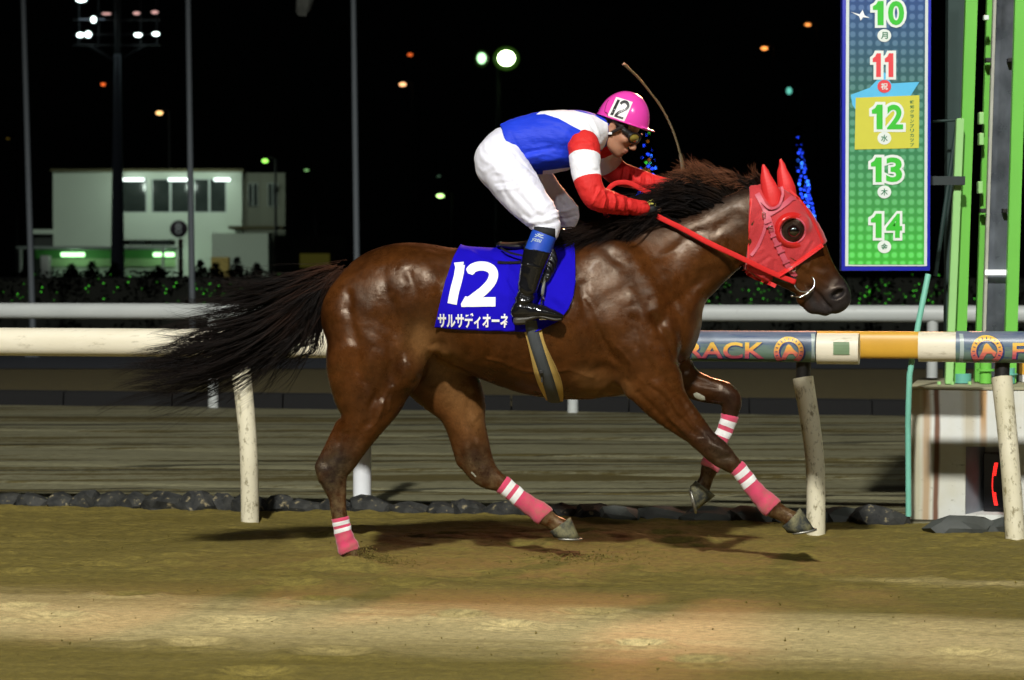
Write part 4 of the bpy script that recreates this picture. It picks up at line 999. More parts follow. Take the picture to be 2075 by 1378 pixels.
def build_horse_body(h=.0072):
    s = SDF((-1.12, 11.62, -.09), (1.68, 12.38, 1.90), h)
    T = [(733, 612, 12, 62, .17), (778, 602, 12, 96, .235), (830, 600, 12, 108, .27), (900, 608, 12, 107, .275), (980, 633, 12, 125, .300), (1060, 650, 12, 142, .315), (1130, 651, 12, 158, .305),
         (1200, 644, 12, 164, .27), (1265, 640, 12, 155, .235), (1318, 650, 12, 95, .19)]
    s.chain(ch(T), .02)
    s.ell(W(748, 640, 11.90), (.232, .135, .225), .05); s.ell(W(748, 640, 12.10), (.232, .135, .225), .05)      # buttocks
    s.ell(W(866, 548, 11.85), (.10, .05, .055), .06); s.ell(W(866, 548, 12.15), (.10, .05, .055), .06)       # hip bones
    s.chain(ch([(1150, 515, 12, 30, .05), (1200, 500, 12, 28, .045), (1260, 492, 12, 32, .05)]), .05)        # withers
    s.chain(ch([(1235, 605, 12, 128, .17), (1300, 570, 12, 120, .145), (1358, 540, 12, 101, .12), (1425, 503, 12, 80, .10), (1478, 470, 12, 73, .088), (1520, 445, 12, 66, .08)]), .05)
    s.ell(W(1352, 668, 11.92), (.115, .10, .15), .05); s.ell(W(1352, 668, 12.08), (.115, .10, .15), .05)     # breast
    # head
    s.chain(ch([(1545, 432, 12, 54, .085), (1567, 468, 12, 78, .098), (1598, 505, 12, 74, .088), (1636, 545, 12, 53, .062), (1667, 577, 12, 41, .052), (1686, 598, 12, 36, .050)]), .03)
    s.chain(ch([(1545, 530, 11.945, 34, .03), (1600, 560, 11.965, 24, .02), (1640, 590, 11.98, 18, .02)]), .03); s.chain(ch([(1545, 530, 12.055, 34, .03), (1600, 560, 12.035, 24, .02), (1640, 590, 12.02, 18, .02)]), .03)
    s.chain(ch([(1600, 446, 11.925, 17, .03), (1622, 455, 11.925, 16, .028)]), .03); s.chain(ch([(1600, 446, 12.075, 17, .03), (1622, 455, 12.075, 16, .028)]), .03)
    s.chain(ch([(1690, 590, 12, 30, .045), (1700, 606, 12, 23, .045), (1694, 620, 12, 14, .036)]), .02)      # upper lip
    for y in (11.963, 12.037): s.ell(W(1700, 590, y), (.045, .022, .037), .02)                              # nostril rims
    s.chain(ch([(1630, 605, 12, 17, .032), (1652, 619, 12, 15, .036), (1672, 631, 12, 10, .034)]), .018)    # lower lip
    s.ell(W(1647, 622, 12), (.038, .03, .032), .02)
    for i, y in enumerate((11.940, 12.06)): s.ell(W(1698, 596, 11.944 if y < 12 else 12.056), (.036, .030, .021), .006, R=[(.86, 0, .5), (0, 1, 0), (-.5, 0, .86)], op='s')
    s.chain(ch([(1607, 467, 11.905, 19, .02), (1608, 467, 11.905, 19, .02)]), .012)
    # legs
    s.chain(ch(near_hind), .035); s.chain(ch(far_hind), .035); s.chain(ch(near_fore), .035); s.chain(ch(far_fore), .035)
    # elbow, pectorals, stifle
    s.ell(W(1282, 772, 11.84), (.085, .07, .075), .04); s.ell(W(828, 752, 11.83), (.065, .08, .09), .05)
    s.chain(ch([(655, 935, HN, 12, .022), (690, 862, HN, 12, .02)]), .02)       # achilles near
    s.chain(ch([(647, 946, HN, 9, .024), (660, 962, HN, 15, .026)]), .02)
    s.chain(ch([(936, 935, HF, 12, .022), (918, 868, HF, 12, .02)]), .02)
    s.chain(ch([(672, 560, 12, 22, .035), (640, 574, 12, 15, .028), (610, 584, 12, 8, .018)]), .04)   # dock
    V, F = s.mesh(3)
    g = -1; n_ = None
    items = [
        ([(1225, 505), (1282, 560), (1318, 620), (1345, 690)], 13, -.005), ([(1205, 530), (1262, 590), (1290, 650)], 20, .005), ([(1178, 580), (1196, 640), (1228, 700), (1275, 770)], 14, -.008),
        ([(1150, 590), (1160, 660), (1195, 740)], 22, .004), ([(1235, 655), (1275, 715)], 26, .009), ([(1300, 690), (1330, 740)], 16, .006), ([(1330, 640), (1362, 700), (1380, 745)], 8, -.008),
        ([(1286, 640), (1300, 700), (1322, 760)], 7, -.006), ([(1225, 800), (1265, 770), (1300, 800)], 9, -.006), ([(1180, 745), (1225, 752), (1262, 790)], 10, -.007), ([(1170, 770), (1215, 785)], 14, .005),
        ([(1507, 530), (1440, 555), (1372, 612), (1340, 660)], 9, -.008), ([(1505, 500), (1420, 520), (1350, 570)], 18, .005), ([(1495, 440), (1400, 480), (1310, 540), (1260, 590)], 12, -.005), ([(1470, 545), (1415, 590), (1395, 640)], 12, .005),
        ([(905, 545), (893, 620), (880, 690)], 16, -.012), ([(872, 715), (852, 740), (845, 775)], 8, -.006), ([(880, 640), (872, 700), (900, 712)], 10, .006), ([(868, 545), (880, 560)], 18, .006),
        ([(705, 600), (712, 680), (740, 770), (760, 810)], 9, -.006), ([(680, 640), (690, 730)], 16, .006), ([(775, 560), (800, 640), (795, 730), (775, 800)], 11, -.006), ([(745, 640), (760, 720)], 22, .007),
        ([(835, 560), (845, 640), (838, 720)], 12, -.007), ([(825, 640), (822, 720), (812, 780)], 16, .006), ([(800, 520), (850, 515)], 20, .004), ([(760, 800), (745, 850), (712, 905)], 7, -.005), ([(700, 880), (680, 915), (664, 938)], 6, -.008),
        ([(777, 820), (762, 860), (730, 910)], 9, .004), ([(700, 940), (694, 985), (690, 1030)], 5, -.004), ([(672, 985), (677, 1040)], 4, -.004), ([(650, 950), (655, 975)], 7, .004),
        ([(1318, 782), (1372, 835), (1420, 878)], 5, -.006), ([(1350, 775), (1400, 835), (1440, 882)], 5, -.005), ([(1334, 782), (1380, 832)], 8, .005), ([(1300, 800), (1350, 850), (1400, 893)], 5, -.004), ([(1440, 900), (1470, 912)], 7, .005), ([(1450, 928), (1475, 925)], 4, -.004),
        ([(1400, 768), (1450, 785)], 6, -.004), ([(1478, 800), (1490, 818)], 8, .004),
        ([(948, 800), (960, 880)], 8, -.004), ([(958, 905), (975, 940)], 6, -.004), ([(940, 905), (950, 950)], 6, .003),
        ([(1600, 520), (1640, 548), (1665, 560)], 7, .006), ([(1570, 540), (1610, 572), (1640, 590)], 6, -.005), ([(1655, 545), (1690, 575)], 8, -.003), ([(1642, 590), (1660, 606), (1684, 628)], 3.2, -.007), ([(1674, 598), (1684, 612)], 8, .003),
        ([(1120, 560), (1100, 700)], 10, -.003), ([(1010, 670), (980, 730)], 9, -.004), ([(1045, 675), (1020, 760)], 9, -.004), ([(975, 640), (945, 715)], 9, -.003), ([(1140, 690), (1160, 790)], 12, -.004),
        ([(930, 740), (1000, 765), (1080, 790)], 9, -.003), ([(1195, 765), (1150, 752), (1100, 757), (1040, 742), (985, 728)], 3, .0028), ([(1262, 700), (1275, 735), (1268, 765)], 3, .0025), ([(1300, 770), (1340, 808), (1352, 838), (1385, 868)], 2.6, .0026), ([(1360, 808), (1388, 850)], 2.4, .0022), ([(820, 735), (808, 770), (785, 800), (770, 840), (742, 872)], 2.8, .0026), ([(800, 790), (790, 830)], 2.6, .002), ([(1650, 528), (1632, 556), (1640, 575)], 2.6, .0022), ([(1625, 540), (1645, 562), (1672, 580)], 2.4, .002), ([(1005, 800), (965, 850), (968, 900)], 3, .002), ([(1190, 600), (1215, 650), (1232, 690)], 3, .0022), ([(1607, 467)], 13, -.004), ([(1583, 470), (1592, 450), (1608, 442), (1624, 452)], 5, .003), ([(1588, 482), (1607, 492), (1624, 480)], 5, .003)]
    V = creases(V, F, [(p_, w_*1.2, m_*1.55) for p_, w_, m_ in items], warp=26)
    N = normals(V, F); a = V[:, 0]*9+V[:, 1]*4; b = V[:, 2]*9
    V = V+N*(.004*(fbm(a*.8, b*.6, 5, 2)-.4)+.0012*(fbm(a*3.1, b*3.1, 9, 2)-.4))[:, None]
    px, py = proj(V)
    dk = np.zeros(len(V))                                            # dark points of the coat; nostril shade is added below
    for poly, wd, am in (([(655, 945), (690, 935), (668, 980)], 34, .95), ([(662, 960), (680, 1030)], 20, .6), ([(960, 925), (985, 960)], 26, .7), ([(1435, 885), (1470, 920)], 34, .8), ([(1478, 800), (1484, 830)], 30, .75), ([(1560, 1020), (1610, 1055)], 18, .35), ([(1440, 940), (1425, 995)], 16, .3), ([(1385, 880), (1440, 900)], 16, .4),
                         ([(1180, 490), (1300, 465), (1420, 425), (1520, 385)], 16, .8), ([(1600, 467), (1614, 467)], 36, .95)):
        d = dpoly(px, py, poly); dk = np.maximum(dk, am*np.exp(-(d/wd)**2))
    mz = 1/(1+np.exp(-((px-1655)*.60+(py-590)*.80-8)/9)); mz = np.maximum(mz, np.exp(-(dpoly(px, py, [(1640, 600), (1655, 628), (1680, 635)])/16)**2))
    mz[px < 1630] = 0; nos = 1.2*np.exp(-(dpoly(px, py, [(1688, 600), (1706, 592)])/8.5)**4); dk = np.maximum(dk, nos)  # nostril hollow darkened in the colour, standing for its shade
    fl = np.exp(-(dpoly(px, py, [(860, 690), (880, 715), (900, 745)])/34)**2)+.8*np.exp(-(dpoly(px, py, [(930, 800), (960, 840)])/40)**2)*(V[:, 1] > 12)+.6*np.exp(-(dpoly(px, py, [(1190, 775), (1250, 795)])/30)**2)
    pa = np.maximum(inside(px, py, [(1404, 798), (1412, 794), (1428, 803), (1430, 811), (1420, 812), (1408, 806)]), inside(px, py, [(952, 957), (957, 955), (967, 966), (964, 968)]))
    return V, F, dict(dk=dk, mz=np.clip(mz, 0, 1), fl=np.clip(fl, 0, 1), pa=pa, dirt=np.clip((.62-V[:, 2])/.6, 0, 1))
HV, HFc, HA = build_horse_body()
t = MT('horse_coat')
n = t.noise(3.2, 5, .6); n2 = t.noise(26, 5, .7); nf = t.noise(330, 2, .6, t.map((1, 1, .35)))
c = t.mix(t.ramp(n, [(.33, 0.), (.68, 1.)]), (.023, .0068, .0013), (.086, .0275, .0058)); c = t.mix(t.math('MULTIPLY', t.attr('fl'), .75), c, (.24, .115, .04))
c = t.mix(t.attr('dk'), c, (.012, .008, .007)); c = t.mix(t.attr('mz'), c, (.022, .019, .020)); c = t.mix(t.ramp(t.attr('pa'), [(.0, 0.), (.9, 1.)]), c, (.42, .42, .33))
c = t.mix(t.math('MULTIPLY', t.attr('dirt'), t.ramp(t.noise(22, 5, .75), [(.40, 0.), (.62, .75)])), c, (.20, .145, .07)); c = t.mix(1., c, t.ramp(n2, [(.3, .74), (.7, 1.22)]), 'MULTIPLY'); c = t.mix(1., c, t.ramp(nf, [(.3, .8), (.7, 1.15)]), 'MULTIPLY')
ro = t.ramp(t.noise(5, 6, .7), [(.38, .22), (.62, .42)]); ro = t.math('ADD', ro, t.math('MULTIPLY', t.math('SUBTRACT', n2, .5), .3))
v1 = t.ramp(t.vor(9, t.map((1, 1, 1)), 'DISTANCE_TO_EDGE'), [(.0, 1.), (.05, 0.)])
nb = t.bump(t.noise(6, 3, .5), .30, .014); nb = t.bump(n2, .42, .005, nb); nb = t.bump(nf, .5, .0015, nb)
M_coat = t.set(color=c, rough=ro, spec=.34, normal=nb, coat=.02, coatr=.2); t.b.inputs['Specular Tint'].default_value = (1, .82, .64, 1)
body = obj('body', mesh_np('body', HV, HFc, HA), M_coat, horse)
HB = bvh_of(HV, HFc)

# eyes
M_eye = plain('eye_dark', (.006, .004, .003), .05, .1, spec=.9, coat=1.)
for y in (11.898, 12.102):
    b = MB(); q = W(1608, 468, y); q.y += .006 if y < 12 else -.006; b.ball(q, .033, 20, 14); b.build('eye', M_eye, horse, True)

# ---- hooves
t = MT('hoof_horn'); n = t.noise(14, 5, .7); n2 = t.noise(5, 3)
M_hoof = t.set(color=t.mix(t.ramp(n, [(.40, 0.), (.62, 1.)]), (.035, .038, .034), (.19, .175, .09)), rough=.75, spec=.25, normal=t.bump(n, .4, .004))
M_shoe = plain('aluminium_shoe', (.35, .34, .30), .5, .2, metal=.9)
def hoof(px, py, Y, ang, fwd_ang, L=.072, H=.075):
    """coronet centre; ang: direction of the toe along the sole, degrees (0 right, -90 down); sole normal is ang-90"""
    o = W(px, py, Y); a = math.radians(ang); f = Vector((math.cos(a), 0, math.sin(a))); dn = Vector((math.sin(a), 0, -math.cos(a))); s = Vector((0, 1, 0))
    V = []; F = []; n = 22; rows = [(-.14, .80, .80), (0, .86, .88), (.10, .90, .90), (.6, .99, .96), (1, 1.05, 1.02)]
    for tt, kl, kw in rows:
        for k in range(n):
            th = 2*math.pi*k/n; c, q = math.cos(th), math.sin(th)
            rr = L*kl*(1 if c > 0 else .86); slope = (tt)*.030
            lift = -.018*c*(1-tt)*-1
            V.append(o+f*(c*rr+slope)+s*(q*.055*kw*(1.0 if c > -.5 else .85))+dn*(H*tt*(1.0 if c > 0 else 1.0)-lift*(1-tt)*1.0+(-c*.012)*(1-tt)))
    for i in range(len(rows)-1):
        for k in range(n): F.append((i*n+k, i*n+(k+1) % n, (i+1)*n+(k+1) % n, (i+1)*n+k))
    m0 = len(V); V.append(o+dn*(-H*.15)); V.append(o+f*.034+dn*H*.90)
    for k in range(n): F.append((m0, (k+1) % n, k)); F.append((m0+1, (len(rows)-1)*n+k, (len(rows)-1)*n+(k+1) % n))
    ho = obj('hoof', mesh_pd('hoof', V, F), M_hoof, horse)
    b = MB(); pts = [o+f*(.038+L*1.04*math.cos(w_)*(1 if math.cos(w_) > 0 else .8))+s*(.053*math.sin(w_))+dn*(H+.004) for w_ in np.linspace(-2.5, 2.5, 24)]
    b.tube(pts, .006, 8, up=tuple(dn)); b.build('shoe', M_shoe, ho, True)
hoof(1604, 1052, HN, 9, 0, .066, .062); hoof(1135, 1066, HF, -2, 0, .066, .056); hoof(1426, 990, HF, -76, 0, .064, .062); hoof(722, 1146, HN, -10, 0, .066, .07)

# ---- leg bandages
def mat_band(name, base):
    t = MT(name); a = t.attr('s'); n = t.noise(40, 4, .7)
    c = t.mix(n, tuple(x*.82 for x in base), tuple(min(x*1.1, 1) for x in base))
    f = t.ramp(a, [(0, 0.), (.095, 1.), (.205, 0.), (.285, 1.), (.395, 0.)], 'CONSTANT'); c = t.mix(f, c, (.80, .80, .78))
    c = t.mix(t.math('MULTIPLY', t.ramp(t.noise(16, 5, .75), [(.40, 0.), (.68, .8)]), t.ramp(a, [(.3, .25), (1., 1.)])), c, (.26, .15, .08))
    w_ = t.wave(60, t.map((1, .3, 1), (.0, .5, 0)), 3.)
    return t.set(color=c, rough=.85, sheen=.3, normal=t.bump(w_, .25, .002, t.bump(n, .4, .002)))
M_band = mat_band('pink_bandage', (.62, .045, .12))
def bandage(chn, t0, t1, off=.0055, flare=.0):
    P = cr(ch(chn), 10); L = np.r_[0, np.cumsum(np.linalg.norm(np.diff(P[:, :3], axis=0), axis=1))]
    i0, i1 = t0*10, t1*10; s = np.linspace(np.interp(i0, range(len(P)), L), np.interp(i1, range(len(P)), L), 40)
    Q = np.stack([np.interp(s, L, P[:, k]) for k in range(5)], 1); V = []; F = []; A = []; n = 28; m = len(Q)
    for i in range(m):
        tg = Q[min(i+1, m-1), :3]-Q[max(i-1, 0), :3]; tg /= np.linalg.norm(tg); sd = np.array([0, 1., 0]); up = np.cross(tg, sd); up /= np.linalg.norm(up)
        for k in range(n):
            th = 2*math.pi*k/n; u = i/(m-1)
            o_ = off*(1+.25*math.sin(u*26+th)+.3*math.sin(3*th+u*9))-(.004 if i in (0, m-1) else 0)
            edge = (.012*math.sin(th+1)) if i == m-1 else 0
            V.append(Q[i, :3]+up*math.cos(th)*(Q[i, 3]+o_)+sd*math.sin(th)*(Q[i, 4]+o_)+tg*edge); A.append(u)
    for i in range(m-1):
        for k in range(n): F.append((i*n+k, i*n+(k+1) % n, (i+1)*n+(k+1) % n, (i+1)*n+k))
    return obj('leg_bandage', mesh_np('leg_bandage', V, F, {'s': A}), M_band, horse)
bandage(near_hind, 9.45, 12.35); bandage(far_hind, 7.0, 10.35); bandage(near_fore, 7.85, 11.3); bandage(far_fore, 5.35, 9.3)

# ---- hair
def strands(name, guides, n, mat, parent, jit=.012, rad=.0010, seg=14, wave=.01, seed=1, wts=None, ends=(.85, 1.05), dy=.05, clump=1):
    """guides: list of px polylines with Y (px,py,Y); strands blend neighbouring guides"""
    r = np.random.default_rng(seed)
    Gs = []
    for g in guides:
        P = cr([tuple(W(x, y, Y)) for x, y, Y in g], 8); u = np.linspace(0, len(P)-1, seg); Gs.append(np.stack([np.interp(u, range(len(P)), P[:, k]) for k in range(3)], 1))
    Gs = np.array(Gs); ng = len(Gs); wts = np.array(wts or [1]*(ng-1), float); wts /= wts.sum(); V = []; F = []; T = []
    nc = max(1, n//clump); base = 0
    k3 = np.array([0, 2*math.pi/3, 4*math.pi/3])
    for ci in range(nc):
        gi = r.choice(ng-1, p=wts); f = r.random(); c0 = Gs[gi]*(1-f)+Gs[gi+1]*f
        u = np.linspace(0, 1, seg)[:, None]; ln = r.uniform(*ends); off = r.normal(size=3)*jit; off2 = r.normal(size=3)*jit*2.2; off2[1] += r.normal()*dy
        ph = r.uniform(0, 6.3, 3); am = wave*r.uniform(.3, 1.3)
        c0 = c0+off+off2*u**1.5+am*np.sin(u*r.uniform(3, 8)+ph)*u
        c0 = c0[0]+(c0-c0[0])*ln
        for s_ in range(clump):
            j = r.normal(size=3)*.003; j2 = r.normal(size=3)*.012; P = c0+j+j2*u**2+.004*np.sin(u*9+r.uniform(0, 6, 3))*u
            tg = np.gradient(P, axis=0); tg /= np.linalg.norm(tg, axis=1)[:, None]+1e-9; a = np.cross(tg, [.3, .5, .8]); a /= np.linalg.norm(a, axis=1)[:, None]+1e-9; b = np.cross(tg, a)
            ra = rad*r.uniform(.7, 1.5)*np.clip(1.15-u**2, .12, 1)
            Vs = P[:, None, :]+ra[:, :, None]*(np.cos(k3)[None, :, None]*a[:, None, :]+np.sin(k3)[None, :, None]*b[:, None, :])
            V.append(Vs.reshape(-1, 3)); i = base+np.arange(seg-1)[:, None]*3; k = np.arange(3)[None]; k2 = (k+1) % 3
            F.append(np.stack([i+k, i+k2, i+3+k2, i+3+k], -1).reshape(-1, 4)); T.append(np.repeat(u[:, 0], 3)); base += seg*3
    me = mesh_np(name, np.concatenate(V), np.concatenate(F), {'t': np.concatenate(T)}); return obj(name, me, mat, parent)
t = MT('tail_hair'); c = t.mix(t.ramp(t.attr('t'), [(.0, 0.), (.40, 1.)]), (.045, .016, .007), (.005, .0035, .003)); c = t.mix(t.ramp(t.noise(60, 2), [(.45, 0.), (.7, .6)]), c, (.018, .009, .005))
M_tail = t.set(color=c, rough=.55, spec=.14)
Yt = 12.0
TG = [[(678, 548, Yt), (610, 560, Yt-.02), (560, 566, Yt-.03), (510, 572, Yt-.03), (455, 560, Yt-.02)],
      [(672, 555, Yt), (600, 575, Yt-.03), (530, 598, Yt-.04), (460, 625, Yt-.03), (395, 640, Yt)],
      [(668, 560, Yt), (590, 596, Yt-.05), (500, 640, Yt-.06), (400, 668, Yt-.03), (305, 682, Yt)],
      [(665, 568, Yt), (585, 620, Yt-.06), (490, 678, Yt-.07), (385, 712, Yt-.04), (285, 735, Yt)],
      [(662, 575, Yt), (590, 640, Yt-.06), (500, 705, Yt-.07), (390, 755, Yt-.04), (262, 778, Yt)],
      [(660, 582, Yt), (600, 655, Yt-.05), (525, 720, Yt-.06), (430, 775, Yt-.04), (345, 800, Yt)],
      [(658, 590, Yt), (612, 655, Yt-.05), (560, 718, Yt-.05), (505, 762, Yt-.03), (455, 812, Yt)],
      [(658, 596, Yt), (628, 655, Yt-.04), (600, 700, Yt-.04), (548, 722, Yt-.03), (478, 775, Yt)],
      [(660, 600, Yt), (638, 650, Yt-.03), (628, 690, Yt-.03), (600, 722, Yt-.02), (560, 742, Yt)]]
strands('tail', TG, 2100, M_tail, horse, .022, .0013, 20, .040, 3, [.4, .8, 1.2, 1.6, 1.7, 1.2, .6, .5], (.66, 1.13), .05, 12)
strands('tail_wisp', TG, 420, M_tail, horse, .035, .0009, 16, .05, 5, [1, 1, .8, 1, 1, 1, 1, 1], (.8, 1.1), .05, 2)
# thick root of the tail, brown, lying down the buttock
RG = [[(690, 548, Yt-.01), (650, 562, Yt-.03), (615, 570, Yt-.03), (575, 580, Yt-.03)], [(686, 556, Yt-.04), (640, 585, Yt-.06), (600, 610, Yt-.06), (565, 640, Yt-.05)],
      [(676, 562, Yt-.05), (645, 600, Yt-.07), (622, 640, Yt-.07), (590, 680, Yt-.05)], [(668, 568, Yt-.05), (650, 620, Yt-.06), (640, 665, Yt-.05), (645, 712, Yt-.03)]]
strands('tail_root_hair', RG, 2000, M_tail, horse, .012, .0013, 9, .006, 8, None, (.7, 1.05), .03, 6)
t = MT('mane_hair'); c = t.mix(t.ramp(t.noise(7, 3), [(.4, 0.), (.65, 1.)]), (.004, .003, .003), (.014, .007, .004)); M_mane = t.set(color=c, rough=.55, spec=.14)
t = MT('mane_rimlit'); c = t.mix(t.ramp(t.attr('t'), [(.5, 0.), (.95, 1.)]), (.010, .006, .004), (.20, .078, .038)); M_mane2 = t.set(color=c, rough=.5, spec=.2)  # warm rim light painted in: strands turn salmon towards the tips
Ym = 11.99
MG = []
roots = [(1186, 486), (1230, 474), (1280, 463), (1330, 447), (1380, 430)]
tips = [(1095, 484), (1130, 492), (1165, 497), (1208, 492), (1250, 480)]
for (rx, ry), (tx, ty) in zip(roots, tips): MG.append([(rx, ry, Ym-.03), ((rx*2+tx)/3, ry-8, Ym-.06), ((rx+2*tx)/3, (ry+ty)/2-2, Ym-.09), (tx, ty, Ym-.11)])
strands('mane', MG, 2400, M_mane, horse, .015, .0014, 9, .010, 11, None, (.6, 1.1), .03, 6)
MG = [[(1330, 447, Ym-.03), (1290, 445, Ym-.05), (1250, 455, Ym-.06), (1212, 470, Ym-.06)], [(1375, 436, Ym-.02), (1330, 428, Ym-.05), (1290, 432, Ym-.06), (1245, 445, Ym-.06)],
      [(1420, 420, Ym-.02), (1375, 405, Ym-.04), (1330, 405, Ym-.05), (1290, 418, Ym-.05)], [(1460, 408, Ym-.02), (1420, 385, Ym-.03), (1380, 372, Ym-.04), (1335, 382, Ym-.03)]]
strands('mane', MG, 2600, M_mane, horse, .016, .0014, 9, .014, 12, None, (.7, 1.1), .03, 6)
MG = [[(1400, 428, Ym+.0), (1385, 400, Ym), (1366, 386, Ym+.02), (1340, 386, Ym+.03)], [(1435, 415, Ym), (1415, 378, Ym), (1395, 358, Ym+.02), (1375, 352, Ym+.02)], [(1468, 402, Ym), (1448, 370, Ym), (1425, 350, Ym+.01), (1404, 338, Ym+.02)],
      [(1500, 393, Ym), (1478, 372, Ym), (1450, 360, Ym), (1425, 352, Ym)], [(1530, 378, Ym), (1510, 368, Ym), (1490, 366, Ym), (1465, 368, Ym)], [(1545, 372, Ym), (1535, 358, Ym), (1527, 352, Ym), (1520, 345, Ym)]]
strands('mane', MG, 3200, M_mane2, horse, .008, .0014, 12, .014, 13, [1.2, 1.3, 1.4, 1.0, .22], (.5, 1.12), .03, 10)

# ---- red racing hood with ears and eye cup
def ribbon(name, path, width, mat, parent, bvh=None, lift=.003, thick=.002, seg=5, Y=11.9, edge=None):
    """strap: px path (px,py[,Y]); lies on bvh if given"""
    P = cr([(p[0], p[1], (p[2] if len(p) > 2 else Y), (p[3] if len(p) > 3 else width)) for p in path], seg); V = []; F = []; m = len(P)
    for i in range(m):
        tx = P[min(i+1, m-1), :2]-P[max(i-1, 0), :2]; tx /= np.linalg.norm(tx)+1e-9; nn = np.array([-tx[1], tx[0]])
        for q in (-.5, -.17, .17, .5):
            x, y = P[i, :2]+nn*P[i, 3]*q; p = W(x, y, P[i, 2])
            if bvh is not None:
                d = (W(x, y, 12.5)-W(x, y, 11)).normalized(); h_ = bvh.ray_cast(W(x, y, 11.0), d)
                if h_[0] is not None: p = h_[0]-d*lift
                elif V: p = Vector((p.x, V[-1].y if q > -.5 else p.y, p.z))
            V.append(p)
    n0 = len(V); V += [v+Vector((0, thick, 0)) for v in V]
    for i in range(m-1):
        for k in range(3):
            a = i*4+k; F.append((a, a+4, a+5, a+1)); F.append((n0+a, n0+a+1, n0+a+5, n0+a+4))
        for k in (0, 3):
            a = i*4+k; F.append((a, n0+a, n0+a+4, a+4) if k == 0 else (a, a+4, n0+a+4, n0+a))
    e = (m-1)*4; F.append((0, 1, 2, 3, n0+3, n0+2, n0+1, n0)); F.append((e, n0+e, n0+e+1, n0+e+2, n0+e+3, e+3, e+2, e+1))
    o = obj(name, mesh_pd(name, V, F), mat, parent); smooth_by_angle(o, 50); return o
t = MT('red_mesh_cloth'); n = t.noise(8, 5, .6); wv = t.ramp(t.noise(420, 1, .5), [(.3, .75), (.7, 1.15)])
c = t.mix(n, (.38, .012, .018), (.56, .026, .03)); c = t.mix(1., c, wv, 'MULTIPLY')
M_hood = t.set(color=c, rough=.75, sheen=.25, normal=t.bump(n, .3, .006, t.bump(t.noise(300, 2), .4, .001)))
M_redtrim = plain('red_trim', (.66, .022, .022), .55, .12, 30, bump=.2, bdist=.001)
M_redlea = plain('pink_red_strap', (.52, .075, .11), .5, .2, 25, bump=.3, bdist=.0015)
M_vinyl = plain('red_vinyl', (.55, .018, .016), .22, .1, coat=.5)
